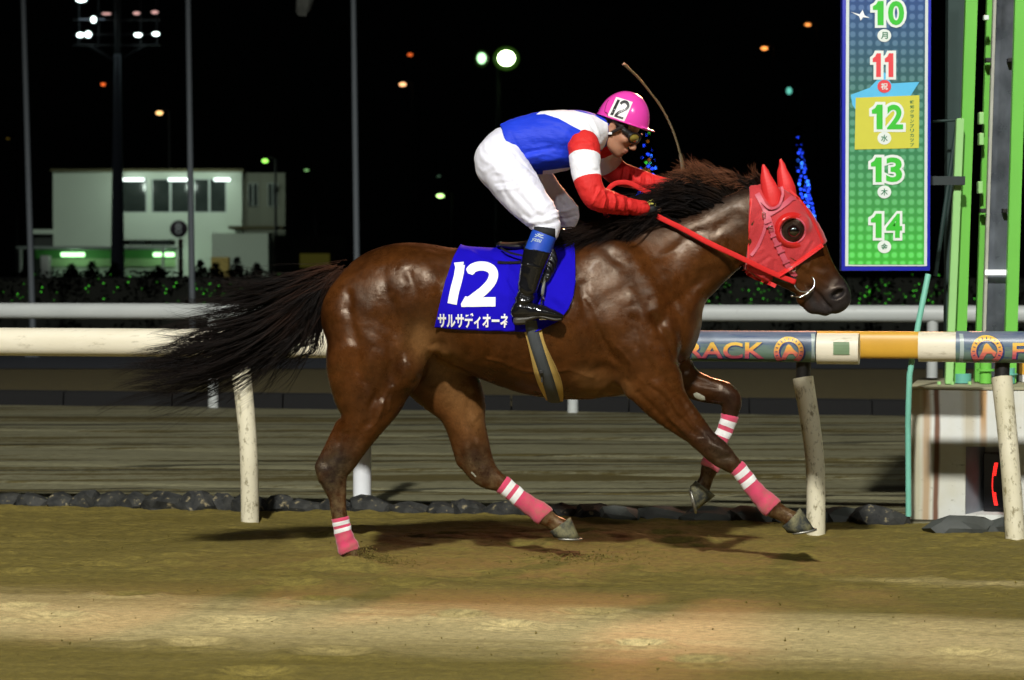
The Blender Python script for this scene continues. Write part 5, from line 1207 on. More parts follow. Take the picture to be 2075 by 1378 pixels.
def hood():
    s = SDF((1.05, 11.80, 1.22), (1.66, 12.20, 1.98), .0052)
    off = .0075
    s.chain(ch([(1515, 447, 12, 66, .083), (1545, 436, 12, 60, .088), (1567, 468, 12, 79, .100), (1598, 505, 12, 75, .090), (1636, 545, 12, 54, .064), (1667, 577, 12, 42, .054)]), .03, off=off)
    for y in (11.945, 12.055): s.chain(ch([(1530, 532, y, 30, .028), (1545, 530, y, 34, .03), (1600, 560, 12+(y-12)*.6, 24, .02)]), .03, off=off)
    s.chain(ch([(1600, 446, 11.925, 17, .03), (1622, 455, 11.925, 16, .028)]), .03, off=off); s.chain(ch([(1600, 446, 12.075, 17, .03), (1622, 455, 12.075, 16, .028)]), .03, off=off)
    # cut to outline: front hem and rear hem
    X, Y, Z = s._grid(np.zeros(3, int), s.n)
    def plane(p, q, keep):   # px line; keep side sign
        a, b_ = W(*p, 12), W(*q, 12); nx, nz = (b_.z-a.z), -(b_.x-a.x); L = math.hypot(nx, nz); return ((X-a.x)*nx+(Z-a.z)*nz)/L*keep
    def sub(fn): s.D = np.maximum(s.D, fn)
    k = W(1590, 480, 12)
    for p, q in (((1673, 492), (1575, 560)), ((1516, 395), (1508, 560))):
        f = plane(p, q, 1); kk = plane(p, q, 1)
        a, b_ = W(*p, 12), W(*q, 12); nx, nz = (b_.z-a.z), -(b_.x-a.x); sg = math.copysign(1, (k.x-a.x)*nx+(k.z-a.z)*nz)
        sub((f*-sg+0*Y).astype(np.float32))
    f = plane((1508, 545), (1575, 590), 1); a, b_ = W(1508, 545, 12), W(1575, 590, 12); nx, nz = (b_.z-a.z), -(b_.x-a.x); sg = math.copysign(1, (k.x-a.x)*nx+(k.z-a.z)*nz); sub((f*-sg+0*Y).astype(np.float32))
    e = W(1607, 467, 11.9); R = np.sqrt((X-e.x)**2+(Z-e.z)**2); sub((.055-R+0*Y).astype(np.float32))
    V, F = s.mesh(2)
    V = creases(V, F, [([(1524, 455), (1548, 420)], 3, -.004), ([(1540, 440), (1520, 480)], 4, .004), ([(1520, 520), (1545, 505)], 4, .004), ([(1530, 540), (1560, 520)], 3, -.004), ([(1548, 560), (1556, 530)], 4, .004), ([(1566, 560), (1570, 530)], 3, -.004), ([(1625, 515), (1640, 490)], 4, .004), ([(1633, 512), (1648, 490)], 3, -.004), ([(1575, 510), (1560, 470)], 7, -.003)])
    N = normals(V, F); V = V+N*(.006*(fbm(V[:, 0]*14+V[:, 2]*10, V[:, 2]*20-V[:, 0]*14+V[:, 1]*9, 4, 3)-.42))[:, None]
    h = obj('hood', mesh_np('hood', V, F), M_hood, horse)
    # ears
    for base, tip, Y, r0 in (((1562, 400), (1547, 331), 11.945, 21), ((1592, 383), (1582, 320), 12.055, 19)):
        mid = ((base[0]+tip[0])/2-2, (base[1]+tip[1])/2); q = SDF(W(base[0]-45, base[1]+40, Y-.06), W(base[0]+40, tip[1]-12, Y+.06), .0042)
        rows = [(base[0]+4, base[1]+12, Y, r0*.95, .040), (base[0]+1, base[1]-8, Y, r0*.92, .040), (mid[0]+2, mid[1], Y, r0*.66, .030), (tip[0]+3, tip[1]+16, Y, r0*.36, .018), (tip[0], tip[1]+5, Y, 3.5, .007)]
        q.chain(ch(rows), .0); q.chain(ch([(mid[0]+r0*.9, mid[1]+18, Y, 8, .012), (tip[0]+12, tip[1]+22, Y, 3, .007)]), .012, op='s')
        v, f = q.mesh(2); v = creases(v, f, [([(base[0]-4, base[1]), (tip[0], tip[1]+12)], 2.5, .0015)]); obj('ear_cover', mesh_np('ear_cover', v, f), M_redtrim, h)
        if Y < 12: ribbon('ear_piping', [(base[0]-18, base[1]+8, Y-.045), (base[0]-2, base[1]+22, Y-.062), (base[0]+16, base[1]+16, Y-.052), (base[0]+24, base[1]-6, Y-.03), (base[0]+22, base[1]-22, Y-.01)], 5, M_redlea, h, None, thick=.006)
    hb = bvh_of(V, F)
    # hems
    ribbon('hem', [(1667, 496), (1645, 512), (1618, 531), (1596, 546), (1578, 557)], 9, M_redtrim, h, hb, .003, .004)
    ribbon('hem', [(1521, 402), (1517, 440), (1514, 490), (1513, 530), (1512, 548)], 8, M_redtrim, h, hb, .003, .004)
    ribbon('hem', [(1513, 549), (1535, 562), (1558, 573), (1572, 580)], 8, M_redtrim, h, hb, .003, .004)
    ribbon('hem', [(1600, 385, 11.97), (1625, 410, 11.97), (1648, 448, 11.97), (1668, 492, 11.97)], 5, M_redtrim, h, hb, .003, .004)
    # eye cup: a vinyl half-shell round the rear of the eye hole
    for y in (11.9,):
        b = MB(); c0 = W(1607, 467, y)
        ring = []
        for w_ in np.linspace(math.radians(60), math.radians(300), 26):
            x, yy = 1607+28*math.cos(w_), 467-28*math.sin(w_); d = (W(x, yy, 12.4)-W(x, yy, 11)).normalized(); hh = hb.ray_cast(W(1607+31*math.cos(w_), 467-31*math.sin(w_), 11), d)
            yv = hh[0].y if hh[0] is not None else 11.9; ring.append((w_, yv))
        V2 = []; F2 = []
        prof = [(37, .002), (34, -.012), (30, -.022), (25.5, -.027), (24.5, -.020), (26.5, -.004)]
        for i, (w_, yv) in enumerate(ring):
            fade = max(.25, math.sin(math.pi*i/(len(ring)-1))**.6)
            for r_, dy_ in prof: V2.append(W(1607+r_*math.cos(w_)-2, 467-r_*math.sin(w_), yv+dy_*fade))
        for i in range(len(ring)-1):
            for k in range(len(prof)-1): a = i*len(prof)+k; F2.append((a, a+1, a+len(prof)+1, a+len(prof)))
        obj('eye_cup', mesh_pd('eye_cup', V2, F2), M_vinyl, h)
        V2 = []; F2 = []
        for i in range(37):
            w_ = 2*math.pi*i/36; x, yy = 1607+25*math.cos(w_), 467-25*math.sin(w_); d = (W(x, yy, 12.4)-W(x, yy, 11)).normalized(); hh = hb.ray_cast(W(1607+30*math.cos(w_), 467-30*math.sin(w_), 11), d); yv = hh[0].y if hh[0] is not None else 11.9
            V2.append(W(1607+25.5*math.cos(w_), 467-25.5*math.sin(w_), yv-.002))
        b = MB(); b.tube(V2, .0045, 8, False, up=(0, 1, 0)); b.build('eye_rim', M_redlea, h, True)
    return h, hb
hd_o, hoodB = hood()
# ---- bridle
V_, F_ = [], []
hv = [v.co.copy() for v in hd_o.data.vertices]; comb = BVHTree.FromPolygons([tuple(p) for p in HV]+[tuple(p) for p in hv], [tuple(int(i) for i in f) for f in HFc]+[tuple(i+len(HV) for i in p.vertices) for p in hd_o.data.polygons])
br = thing('x', (0, 0, 0), 'x', 'x'); bpy.data.objects.remove(br)
b = MB(); br0 = ribbon('bridle', [(1534, 392), (1545, 412), (1555, 436), (1563, 462), (1570, 482), (1579, 503), (1590, 526), (1600, 545), (1612, 561)], 11, M_redlea, horse, comb, .006, .006)
ribbon('browband', [(1558, 434), (1575, 424), (1592, 412), (1604, 402, 11.95), (1612, 400, 12)], 10, M_redlea, br0, comb, .008, .006)
ribbon('throat_lash', [(1550, 436), (1551, 455), (1546, 475), (1535, 500), (1522, 518)], 6, M_redlea, br0, comb, .006, .006)
M_black2 = plain('black_leather', (.012, .011, .011), .35, .3, 30, coat=.3)
M_steel = plain('steel', (.62, .60, .56), .18, .1, metal=1.)
for (px, py, w_, h_) in ((1548, 436, 5, 10), (1562, 463, 9, 7), (1607, 545, 11, 8)):
    b = MB(); q = W(px, py, 11.5); d = (W(px, py, 12.4)-W(px, py, 11)).normalized(); hh = comb.ray_cast(W(px, py, 11), d); y = hh[0].y-.016 if hh[0] else 11.88; c = W(px, py, y); r = 1/425
    b.tube([c+Vector((-w_/2*r, 0, -h_/2*r)), c+Vector((w_/2*r, 0, -h_/2*r)), c+Vector((w_/2*r, 0, h_/2*r)), c+Vector((-w_/2*r, 0, h_/2*r)), c+Vector((-w_/2*r, 0, -h_/2*r))], .0022, 6, up=(0, 1, 0)); b.build('buckle', M_steel, br0, True)
for (x, y) in ((1556, 450), (1559, 457), (1568, 478), (1576, 496), (1583, 510), (1593, 531)):    # keeper loops
    ribbon('keeper', [(x-7, y+3), (x, y), (x+7, y-3)], 4, M_redlea, br0, comb, .013, .004, 3)
ribbon('noseband', [(1566, 562), (1580, 563), (1596, 566), (1611, 567)], 15, M_black2, br0, comb, .006, .008)
yb = 11.935; b = MB(); c = W(1630, 573, yb)
b.tube([c+Vector((.049*math.cos(a), .012*math.sin(a*1), .045*math.sin(a))) for a in np.linspace(0, 2*math.pi, 33)], .0038, 8, False, up=(0, 1, 0)); b.build('bit_ring', M_steel, br0, True)
b = MB(); b.tube([W(1607, 600, yb), W(1622, 602, yb-.005), (W(1638, 594, yb-.006)), W(1648, 583, yb)], .0045, 8); b.tube([W(1590, 560, yb), W(1606, 566, yb), W(1612, 571, yb)], .004, 8); b.build('bit_cheek', M_steel, br0, True)
b = MB(); b.ball(W(1605, 600, yb), .0065); b.build('bit_stud', M_steel, br0, True)

# ---- saddle cloth: wrapped over the back
t = MT('blue_cloth'); n = t.noise(5, 5, .6); n2 = t.noise(260, 2)
M_cloth = t.set(color=t.mix(n, (.006, .002, .34), (.012, .005, .50)), rough=.85, spec=.08, sheen=.0, normal=t.bump(n, .3, .015, t.bump(n2, .3, .001)))
def horse_radial(x, th, zc):
    o = Vector((x, 12, zc)); d = Vector((0, -math.cos(th), math.sin(th))); h = HB.ray_cast(o, d)
    return h[0] if h[0] is not None else o+d*.3, d
zc = W(1000, 640, 12).z
def px_at(p): a, b_ = proj([tuple(p)]); return a[0], b_[0]
def cloth():
    nu, nv = 120, 150; th0, th1 = -1.05, math.pi+1.05
    left = [(500, 936), (527, 918), (571, 901), (620, 889), (672, 879)]; right = [(486, 1160), (527, 1165), (571, 1166), (600, 1162), (626, 1152), (650, 1132), (664, 1102), (672, 1080)]
    V = []; n = 0
    for j in range(nv):
        th = -.22+(math.pi+.44)*j/(nv-1)          # near lower hem over the back to the far hem
        thn = th if th < math.pi/2 else math.pi-th
        for i in range(nu):
            V.append((i/(nu-1), thn, th))
    P = []
    # bottom hem at px y=670 : find the angle per x by marching
    def surf(x, th): p, d = horse_radial(x, th, zc); return p+d*.0115
    zb = W(1000, 671, 11.7).z
    def ang_for(x):
        lo, hi = -.6, .6
        for _ in range(14):
            m = (lo+hi)/2
            if surf(x, m).z > zb: hi = m
            else: lo = m
        return hi
    from bisect import bisect
    def interp(tab, y):
        ys = [a for a, _ in tab]; return float(np.interp(y, ys, [b_ for _, b_ in tab]))
    rows = []
    xr = np.linspace(W(879, 670, 11.72).x, W(1166, 571, 11.72).x, nu)
    angs = np.array([ang_for(x) for x in xr]); ang_mean = float(np.median(angs))
    for j in range(nv):
        th = ang_mean+(math.pi-2*ang_mean)*j/(nv-1); thn = min(th, math.pi-th)
        m = surf(float(W(1000, 600, 12).x), thn); y = px_at((m.x, 12-(abs(m.y-12)), m.z))[1]
        xl = W(interp(left, y), y, m.y if m.y < 12 else 11.8).x; xr_ = W(interp(right, y), y, m.y if m.y < 12 else 11.8).x
        row = []
        for i in range(nu):
            u = i/(nu-1); x = xl+(xr_-xl)*u; p, d = horse_radial(x, th, zc)
            lift = .0125+.006*(fbm(np.array([x*9]), np.array([th*3]), 6)[0])
            e = min(u, 1-u); lift += .006*math.exp(-(e/.03)**2)
            q = px_at(p+d*lift)
            row.append(p+d*lift)
        rows.append(row)
    V = np.array([[tuple(p) for p in r] for r in rows])
    # relax so the cloth bridges hollows
    for _ in range(12):
        A = V.copy(); A[1:-1, 1:-1] = (V[:-2, 1:-1]+V[2:, 1:-1]+V[1:-1, :-2]+V[1:-1, 2:])/4; c = A-V; V = V+.5*c
    V = V.reshape(-1, 3); idx = np.arange(nu*nv).reshape(nv, nu); F = np.stack([idx[:-1, :-1], idx[:-1, 1:], idx[1:, 1:], idx[1:, :-1]], -1).reshape(-1, 4)
    V = creases(V, F, [([(1010, 500), (1030, 545), (1044, 560)], 6, .006), ([(1030, 570), (1046, 592)], 4, -.007), ([(1022, 565), (1042, 600)], 4, .006), ([(985, 580), (1030, 600)], 9, .005), ([(920, 540), (905, 640)], 10, .003), ([(1100, 590), (1145, 640)], 8, -.005), ([(1110, 600), (1140, 610)], 8, .004), ([(1000, 525), (1030, 532)], 4, -.006), ([(955, 512), (985, 530), (1010, 530)], 5, .005)])
    n0 = len(V); V2 = V+(np.array([0, 12, zc])-V*np.array([0, 1, 1]))/np.linalg.norm(np.array([0, 12, zc])-V*np.array([0, 1, 1]), axis=1)[:, None]*.004*np.array([0, 1, 1])
    F2 = F[:, ::-1]+n0; rim = []
    for a, b_ in [(idx[0], 1), (idx[-1][::-1], 1), (idx[:, 0][::-1], 1), (idx[:, -1], 1)]:
        for i in range(len(a)-1): rim.append((a[i+1], a[i], a[i]+n0, a[i+1]+n0))
    me = mesh_np('saddle_cloth', np.concatenate([V, V2]), np.concatenate([F, F2, np.array(rim)])); o = obj('saddle_cloth', me, M_cloth, horse); return o, bvh_of(V, F)
cl_o, clB = cloth()
M_num = plain('cloth_white', (.82, .82, .80), .6, .03)
one = stroke([(932, 536), (928.5, 560), (921, 590), (916, 616)], 19, 5, False)
two = [stroke([(952, 550), (958, 543), (971, 539), (985, 540), (996, 546), (1000, 557), (995, 572), (981, 588), (963, 602), (947, 614)], 19, 6, False), poly_bm([[(943, 600), (955, 603), (1004, 602), (1004, 621), (935, 622), (934, 616)]]), poly_bm([[(944, 546), (951, 541), (962, 553), (957, 557), (948, 554)]])]
one2 = poly_bm([[(919, 532), (939, 530), (937, 545), (923, 545)]])
Wd = lambda x, y: W(x, y, 11.7)
decal('number', join_bm([one, one2]+two), Wd, clB, .004, M_num, cl_o, (0, 1, 0), 6)
bm = text_bm('サルサディオーネ', 1, .035, .0); fit_bm(bm, 887, 1031, -665, -634)
for v in bm.verts: v.co.y = -v.co.y
decal('name_lettering', bm, Wd, clB, .004, M_num, cl_o, (0, 1, 0), 7)

# ---- girth and race saddle
def girth():
    def strap(name, x_off, wd, lift, mat, parent, a0=-.05, a1=-math.pi-.0+.05, n=46):
        V = []; F = []
        for i in range(n):
            th = a0+(a1-a0)*i/(n-1); s_ = math.sin(min(abs(th), math.pi-abs(th)) if abs(th) > math.pi/2 else abs(th))
            for k in range(4):
                pc = 1075+50*min(1, max(0, (math.sin(-th) if -th < math.pi/2 else math.sin(-th))))**1.5 + x_off(th, (k-1.5)/3*wd)
                x = W(pc, 700, 11.8).x; p, d = horse_radial(x, th, zc); V.append(p+d*(lift if k in (1, 2) else lift*.8))
        for i in range(n-1):
            for k in range(3): a = i*4+k; F.append((a, a+1, a+5, a+4))
        n0 = len(V); V += [Vector((v.x, v.y+(12-v.y)*.03, v.z+(zc-v.z)*.03)) for v in V]; F += [tuple(i+n0 for i in f[::-1]) for f in F[:]]
        for i in range(n-1):
            for k in (0, 3): a = i*4+k; F.append((a, a+4, a+4+n0, a+n0))
        return obj(name, mesh_pd(name, V, F), mat, parent)
    pad = strap('girth', lambda th, q: q*(1+.18*math.sin(th*5)), 42, .012, plain('tan_girth_pad', (.56, .38, .11), .7, .12), horse)
    strap('girth_web', lambda th, q: q-1, 25, .020, plain('grey_webbing', (.055, .062, .068), .6, .15, 30, bump=.3), pad)
    b = MB(); q = W(1101, 782, 11.72); d = HB.ray_cast(W(1101, 775, 11), Vector((0, 1, 0)))[0]
    for (x, y, w_, h_) in ((1100, 770, 7, 6), (1101, 782, 3.5, 22)):
        h = HB.ray_cast(W(x, y, 11.2), Vector((0, 1, .03)).normalized())[0]; c = Vector(h)-Vector((0, .026, 0)); b.box(c.x-w_/850, c.x+w_/850, c.y-.003, c.y+.004, c.z-h_/850, c.z+h_/850, .001)
    b.build('girth_buckle', M_black, pad)
girth()
sad = SDF((-.20, 11.66, 1.28), (.42, 12.34, 1.80), .006)
sad.chain(ch([(1012, 497, 12, 7, .12), (1040, 500, 12, 9, .10), (1075, 497, 12, 11, .09), (1105, 488, 12, 13, .085), (1135, 476, 12, 15, .07)]), .0)
for y in (11.70, 12.30): sad.chain(ch([(1090, 505, 12+(y-12)*.45, 30, .012), (1105, 530, 12+(y-12)*.80, 26, .012), (1100, 560, y+(.0 if y > 12 else 0), 16, .010)]), .02)
v, f = sad.mesh(2); so = obj('race_saddle', mesh_np('race_saddle', v, f), M_black2, horse)
comb2 = BVHTree.FromPolygons([tuple(p) for p in HV]+[tuple(v.co) for v in cl_o.data.vertices], [tuple(int(i) for i in f) for f in HFc]+[tuple(i+len(HV) for i in p.vertices) for p in cl_o.data.polygons])
ribbon('saddle_strap', [(1008, 531), (1030, 532), (1056, 531), (1080, 531)], 5, M_black2, so, comb2, .010, .006)
ribbon('saddle_strap', [(1014, 501, 11.86), (1024, 508, 11.83), (1040, 514, 11.80), (1060, 518, 11.77)], 4, M_black2, so, None, .010, .01)
M_irongrey = plain('stirrup_leather', (.30, .32, .30), .45, .2)
for sg in (-1, 1):
    y0 = 12+sg*.335; b = MB(); b.tube([W(1108, 540, 12+sg*.315), W(1102, 575, y0), W(1099, 598, y0)], .005, 8, flat=(1.6, .6)); b.build('stirrup_leather', M_irongrey, so, True)
    b = MB(); pts = [W(1099, 597, y0), W(1104, 610, y0-sg*.0+.03), W(1106, 628, y0+.035), W(1103, 640, y0+.03)]; b.tube(pts, .0045, 8)
    pts = [W(1099, 597, y0), W(1097, 612, y0-.05), W(1096, 632, y0-.058), W(1095, 644, y0-.05)]; pts[0] = W(1099, 597, y0); b.tube(pts, .0045, 8)
    b.box(W(1092, 640, y0).x, W(1108, 640, y0).x, y0-.055, y0+.035, W(1092, 648, y0).z, W(1092, 643, y0).z, .002); b.build('stirrup_iron', M_steel, so, True)

# ================================================================== THE JOCKEY
jk = thing('person', W(1100, 655, 11.9), 'jockey in blue, white and red silks and a pink helmet crouching over the galloping horse', 'person')
# head frame: F looks down to the right and a little to the camera
Hc = W(1257, 259, 12.0); yaw = math.radians(20); pit = math.radians(34)
Fv = Vector((math.cos(pit)*math.cos(yaw), -math.cos(pit)*math.sin(yaw), -math.sin(pit))); Sv = Vector((math.sin(yaw), math.cos(yaw), 0)); Uv = Sv.cross(Fv); Uv = -Uv if Uv.z < 0 else Uv
Rm = [tuple(Fv), tuple(Sv), tuple(Uv)]
def hp(f, s, u): return Hc+Fv*f+Sv*s+Uv*u
def rc(rows): return [(*p, r, r) for p, r in rows]
near_arm = [(1184, 300, 11.82, 30, .062), (1186, 340, 11.77, 28, .056), (1194, 375, 11.74, 25, .052), (1208, 400, 11.74, 24, .050), (1236, 410, 11.78, 21, .044), (1268, 418, 11.84, 16.5, .038), (1302, 422, 11.89, 13, .030)]
far_arm = [(1216, 290, 12.17, 30, .060), (1228, 320, 12.22, 26, .054), (1246, 346, 12.25, 24, .050), (1266, 356, 12.24, 21, .046), (1296, 364, 12.18, 18, .040), (1326, 372, 12.12, 15, .036), (1356, 377, 12.09, 12.5, .030)]
thigh = lambda y, k: [(1010, 330, 12+y*.45, 52, .11), (1040, 365, 12+y*.75, 50, .105), (1075, 405, 12+y*.9, 42, .09), (1100, 438, 12+y, 32, .068), (1108, 460, 12+y, 28, .056)]
near_thigh = [(1018, 335, 11.90, 50, .115), (1036, 362, 11.85, 49, .11), (1062, 398, 11.76, 43, .095), (1090, 430, 11.69, 36, .075), (1106, 452, 11.66, 30, .060), (1106, 470, 11.655, 26, .052)]
far_thigh = [(1040, 335, 12.12, 48, .11), (1075, 362, 12.18, 44, .10), (1108, 398, 12.28, 36, .085), (1139, 430, 12.35, 32, .070), (1147, 445, 12.36, 24, .056), (1138, 468, 12.36, 14, .042)]
near_shin = [(1106, 462, 11.655, 26, .052), (1098, 492, 11.645, 24, .050), (1082, 530, 11.635, 24, .050), (1072, 570, 11.63, 21, .046), (1063, 605, 11.63, 17, .040), (1060, 622, 11.63, 19, .040)]
far_shin = [(1142, 470, 12.36, 25, .050), (1132, 500, 12.37, 23, .048), (1112, 535, 12.37, 23, .048), (1098, 572, 12.37, 20, .044), (1088, 605, 12.37, 16, .038), (1086, 622, 12.37, 18, .038)]
torso = [(1000, 312, 12, 42, .135), (1030, 300, 12, 50, .15), (1065, 292, 12, 56, .150), (1105, 287, 12, 59, .158), (1145, 284, 12, 57, .165), (1180, 275, 12, 46, .165), (1200, 268, 12, 34, .12)]
def scaled(c, off): return [(a, b, y, max(r+off*420, 3), max(d+off, .008)) for a, b, y, r, d in c]
def body_mesh():
    s = SDF((-.22, 11.5, .98), (.95, 12.5, 2.56), .0058)
    for c in (torso,): s.chain(ch(scaled(c, -.02)), .03)
    for c in (near_arm, far_arm, near_thigh, far_thigh, near_shin, far_shin): s.chain(ch(scaled(c, -.017)), .02)
    for c, Y in ((near_shin, 11.63), (far_shin, 12.37)):
        x = c[-1][0]; s.chain(ch([(x-6, 634, Y, 13, .03), (x+25, 634, Y, 11, .034), (x+58, 640, Y, 7, .03)]), .01)
    s.chain(ch([(1302, 422, 11.89, 11, .026), (1318, 424, 11.90, 12, .018), (1332, 426, 11.92, 10, .022)]), .01); s.chain(ch([(1356, 377, 12.09, 11, .026), (1372, 378, 12.08, 12, .018), (1384, 380, 12.08, 9, .02)]), .01)
    return s
def head_mesh(s):
    s.chain([(*W(1188, 268, 12), .062, .062), (*W(1212, 268, 12), .056, .056), (*hp(-.035, 0, -.05), .054, .054), (*hp(-.01, 0, -.02), .06, .06)], .02, rnd=True)
    s.ell(hp(-.008, 0, .035), (.093, .072, .085), .02, Rm); s.ell(hp(.028, 0, -.035), (.058, .058, .070), .025, Rm)
    s.ell(hp(.042, 0, -.085), (.040, .042, .034), .02, Rm); s.chain([(*hp(.060, 0, -.108), .017, .017), (*hp(.062, .008, -.106), .017, .017)], .018, rnd=True)
    for q in (-1, 1):
        s.chain([(*hp(-.02, q*.055, -.05), .018, .018), (*hp(.02, q*.045, -.088), .018, .018), (*hp(.055, q*.014, -.106), .014, .014)], .025, rnd=True)
        s.ell(hp(.060, q*.040, -.028), (.022, .020, .018), .02, Rm)                 # cheekbone
        s.ell(hp(.080, q*.031, .006), (.014, .018, .012), .012, Rm, 's')            # socket
        s.ell(hp(.102, q*.013, -.050), (.011, .008, .008), .007, Rm)               # nostril wing
        s.ell(hp(.108, q*.008, -.057), (.005, .0035, .004), .002, Rm, 's')
    s.chain([(*hp(.082, 0, .012), .009, .009), (*hp(.098, 0, -.020), .010, .010), (*hp(.112, 0, -.044), .0125, .0125)], .012, rnd=True)   # nose
    s.ell(hp(.084, 0, -.0735), (.014, .022, .0065), .006, Rm); s.ell(hp(.082, 0, -.0865), (.013, .019, .0075), .006, Rm)                 # lips
    s.chain([(*hp(.094, -.018, -.080), .0025, .0025), (*hp(.099, 0, -.0795), .0025, .0025), (*hp(.094, .018, -.080), .0025, .0025)], .003, rnd=True, op='s')
    for q in (-1, 1):
        e = hp(-.018, q*.072, -.012); s.ell(e, (.018, .008, .030), .008, Rm); s.ell(hp(-.013, q*.081, -.010), (.009, .006, .018), .004, Rm, 's'); s.ell(hp(-.016, q*.072, -.040), (.009, .007, .010), .006, Rm)
s = body_mesh(); head_mesh(s); v, f = s.mesh(1)
px, py = proj(v); lp = np.exp(-(np.linalg.norm((v-np.array(hp(.09, 0, -.080)))/np.array([.016, .022, .014]), axis=1))**2)
t = MT('skin'); n = t.noise(20, 4); c = t.mix(n, (.36, .17, .10), (.46, .23, .14)); c = t.mix(t.attr('lip'), c, (.40, .11, .09)); c = t.mix(t.ramp(t.noise(10, 3), [(.5, 0.), (.75, .4)]), c, (.46, .14, .09))
M_skin = t.set(color=c, rough=.5, sss=.08, spec=.4, normal=t.bump(t.noise(150, 3), .25, .0015))
bd = obj('body', mesh_np('body', v, f, {'lip': lp}), M_skin, jk)
# eyes behind the goggles, short dark hair at the nape and temples
for q in (-1, 1):
    b = MB(); b.ball(hp(.072, q*.031, .004), .0125, 14, 10); b.cur = 1; b.ball(hp(.0805, q*.031-.001, .003), .0062, 10, 8)
    b.build('eye', [plain('eye_white', (.6, .58, .54), .2), plain('iris', (.02, .012, .008), .1)], jk, True)
s = SDF(Hc-Vector((.16, .16, .16)), Hc+Vector((.16, .16, .2)), .004); s.ell(hp(-.014, 0, .030), (.094, .0765, .083), .0, Rm)
s.ell(hp(.085, 0, -.06), (.10, .12, .088), .01, Rm, 's'); s.ell(hp(-.01, 0, -.09), (.09, .12, .055), .01, Rm, 's'); v, f = s.mesh(1)
obj('hair', mesh_np('hair', v, f), plain('black_hair', (.012, .009, .008), .6, .3, 80, bump=.8), jk)

# ---- breeches
t = MT('white_breeches'); n = t.noise(6, 5, .6); wv = t.wave(7, t.map((1, 1, .8), (0, .75, 0)), 7)
M_bre = t.set(color=t.mix(n, (.70, .70, .80), (.80, .80, .88)), rough=.6, normal=t.bump(wv, .28, .010, t.bump(t.noise(26, 4, .6, t.map((1, 1, .4), (0, .6, 0))), .5, .008)), sheen=.2)
def folds(V, F, items, seed=0, amp=.004, sc=(16, 40)):
    V = creases(V, F, items); N = normals(V, F); return V+N*(amp*(fbm(V[:, 0]*sc[0]+V[:, 1]*8, V[:, 2]*sc[1]*.5+V[:, 0]*12, seed, 3)-.45))[:, None]
s = SDF((-.25, 11.52, 1.38), (.42, 12.5, 2.12), .0055)
s.chain(ch([(1008, 322, 12, 46, .150), (1022, 308, 12, 48, .155), (1040, 298, 12, 46, .15)]), .03)
s.ell(W(1007, 330, 11.91), (.105, .095, .125), .04); s.ell(W(1009, 332, 12.09), (.105, .095, .125), .04)
s.chain(ch(near_thigh), .02); s.chain(ch(far_thigh), .012)
v, f = s.mesh(2)
nf_ = []
for a, b_, w_, m in (((1000, 350), (1065, 345), 5, .005), ((1005, 372), (1075, 358), 4, -.005), ((1010, 385), (1080, 372), 4, .004), ((1020, 330), (1062, 332), 5, -.005), ((985, 345), (1040, 318), 6, .004), ((990, 300), (1030, 330), 6, -.004),
                     ((1075, 450), (1128, 440), 3.5, .005), ((1072, 458), (1130, 450), 3, -.005), ((1080, 440), (1125, 425), 4, -.004), ((1060, 440), (1100, 462), 4, .004), ((1085, 430), (1120, 410), 4, .003), ((1030, 400), (1070, 440), 6, -.003), ((1055, 375), (1105, 415), 8, .003), ((1045, 390), (1100, 440), 6, -.003), ((1088, 350), (1110, 385), 5, .004), ((1118, 430), (1168, 420), 4, .005), ((1125, 445), (1168, 438), 4, -.005), ((1130, 400), (1150, 420), 5, -.004)):
    nf_.append(([a, ((a[0]+b_[0])/2, (a[1]+b_[1])/2+3), b_], w_*.9, m*1.15))
v = folds(v, f, nf_, 3, .008, (14, 44)); px, py = proj(v)
keep = np.ones(len(f), bool)
bre = obj('breeches', mesh_np('breeches', v, f), M_bre, jk)
b = MB()
# ---- jersey
t = MT('silk_body'); n = t.noise(7, 5, .6)
a = t.attr('w'); c = t.mix(n, (.008, .030, .50), (.014, .055, .72)); c = t.mix(t.ramp(a, [(.49, 0.), (.51, 1.)]), c, (.82, .82, .86))
M_silk = t.set(color=c, rough=.62, spec=.3, normal=t.bump(t.noise(7, 6, .6, t.map((.5, 1, 1.7), (0, -.5, 0))), .7, .022))
s = SDF((-.12, 11.72, 1.85), (.50, 12.28, 2.55), .005)
s.chain(ch([(1020, 300, 12, 44, .150), (1040, 294, 12, 50, .158), (1068, 291, 12, 57, .158), (1105, 286, 12, 61, .165), (1145, 283, 12, 60, .172), (1178, 275, 12, 50, .172), (1205, 268, 12, 34, .12), (1220, 262, 12, 27, .085)]), .03)
s.chain(ch([(1180, 290, 11.84, 30, .055), (1182, 300, 11.84, 28, .055)]), .03); s.chain(ch([(1195, 285, 12.16, 30, .055), (1200, 295, 12.16, 28, .055)]), .03)
s.ell(W(1095, 318, 12), (.14, .15, .07), .05)
X, Y_, Z = s._grid(np.zeros(3, int), s.n)
e = W(1016, 262, 12); g_ = W(1040, 345, 12); nx, nz = (g_.z-e.z), -(g_.x-e.x); L = math.hypot(nx, nz); f1 = ((X-e.x)*nx+(Z-e.z)*nz)/L; k = W(1120, 290, 12); sg = math.copysign(1, (k.x-e.x)*nx+(k.z-e.z)*nz)
s.D = np.maximum(s.D, (-f1*sg+0*Y_).astype(np.float32))
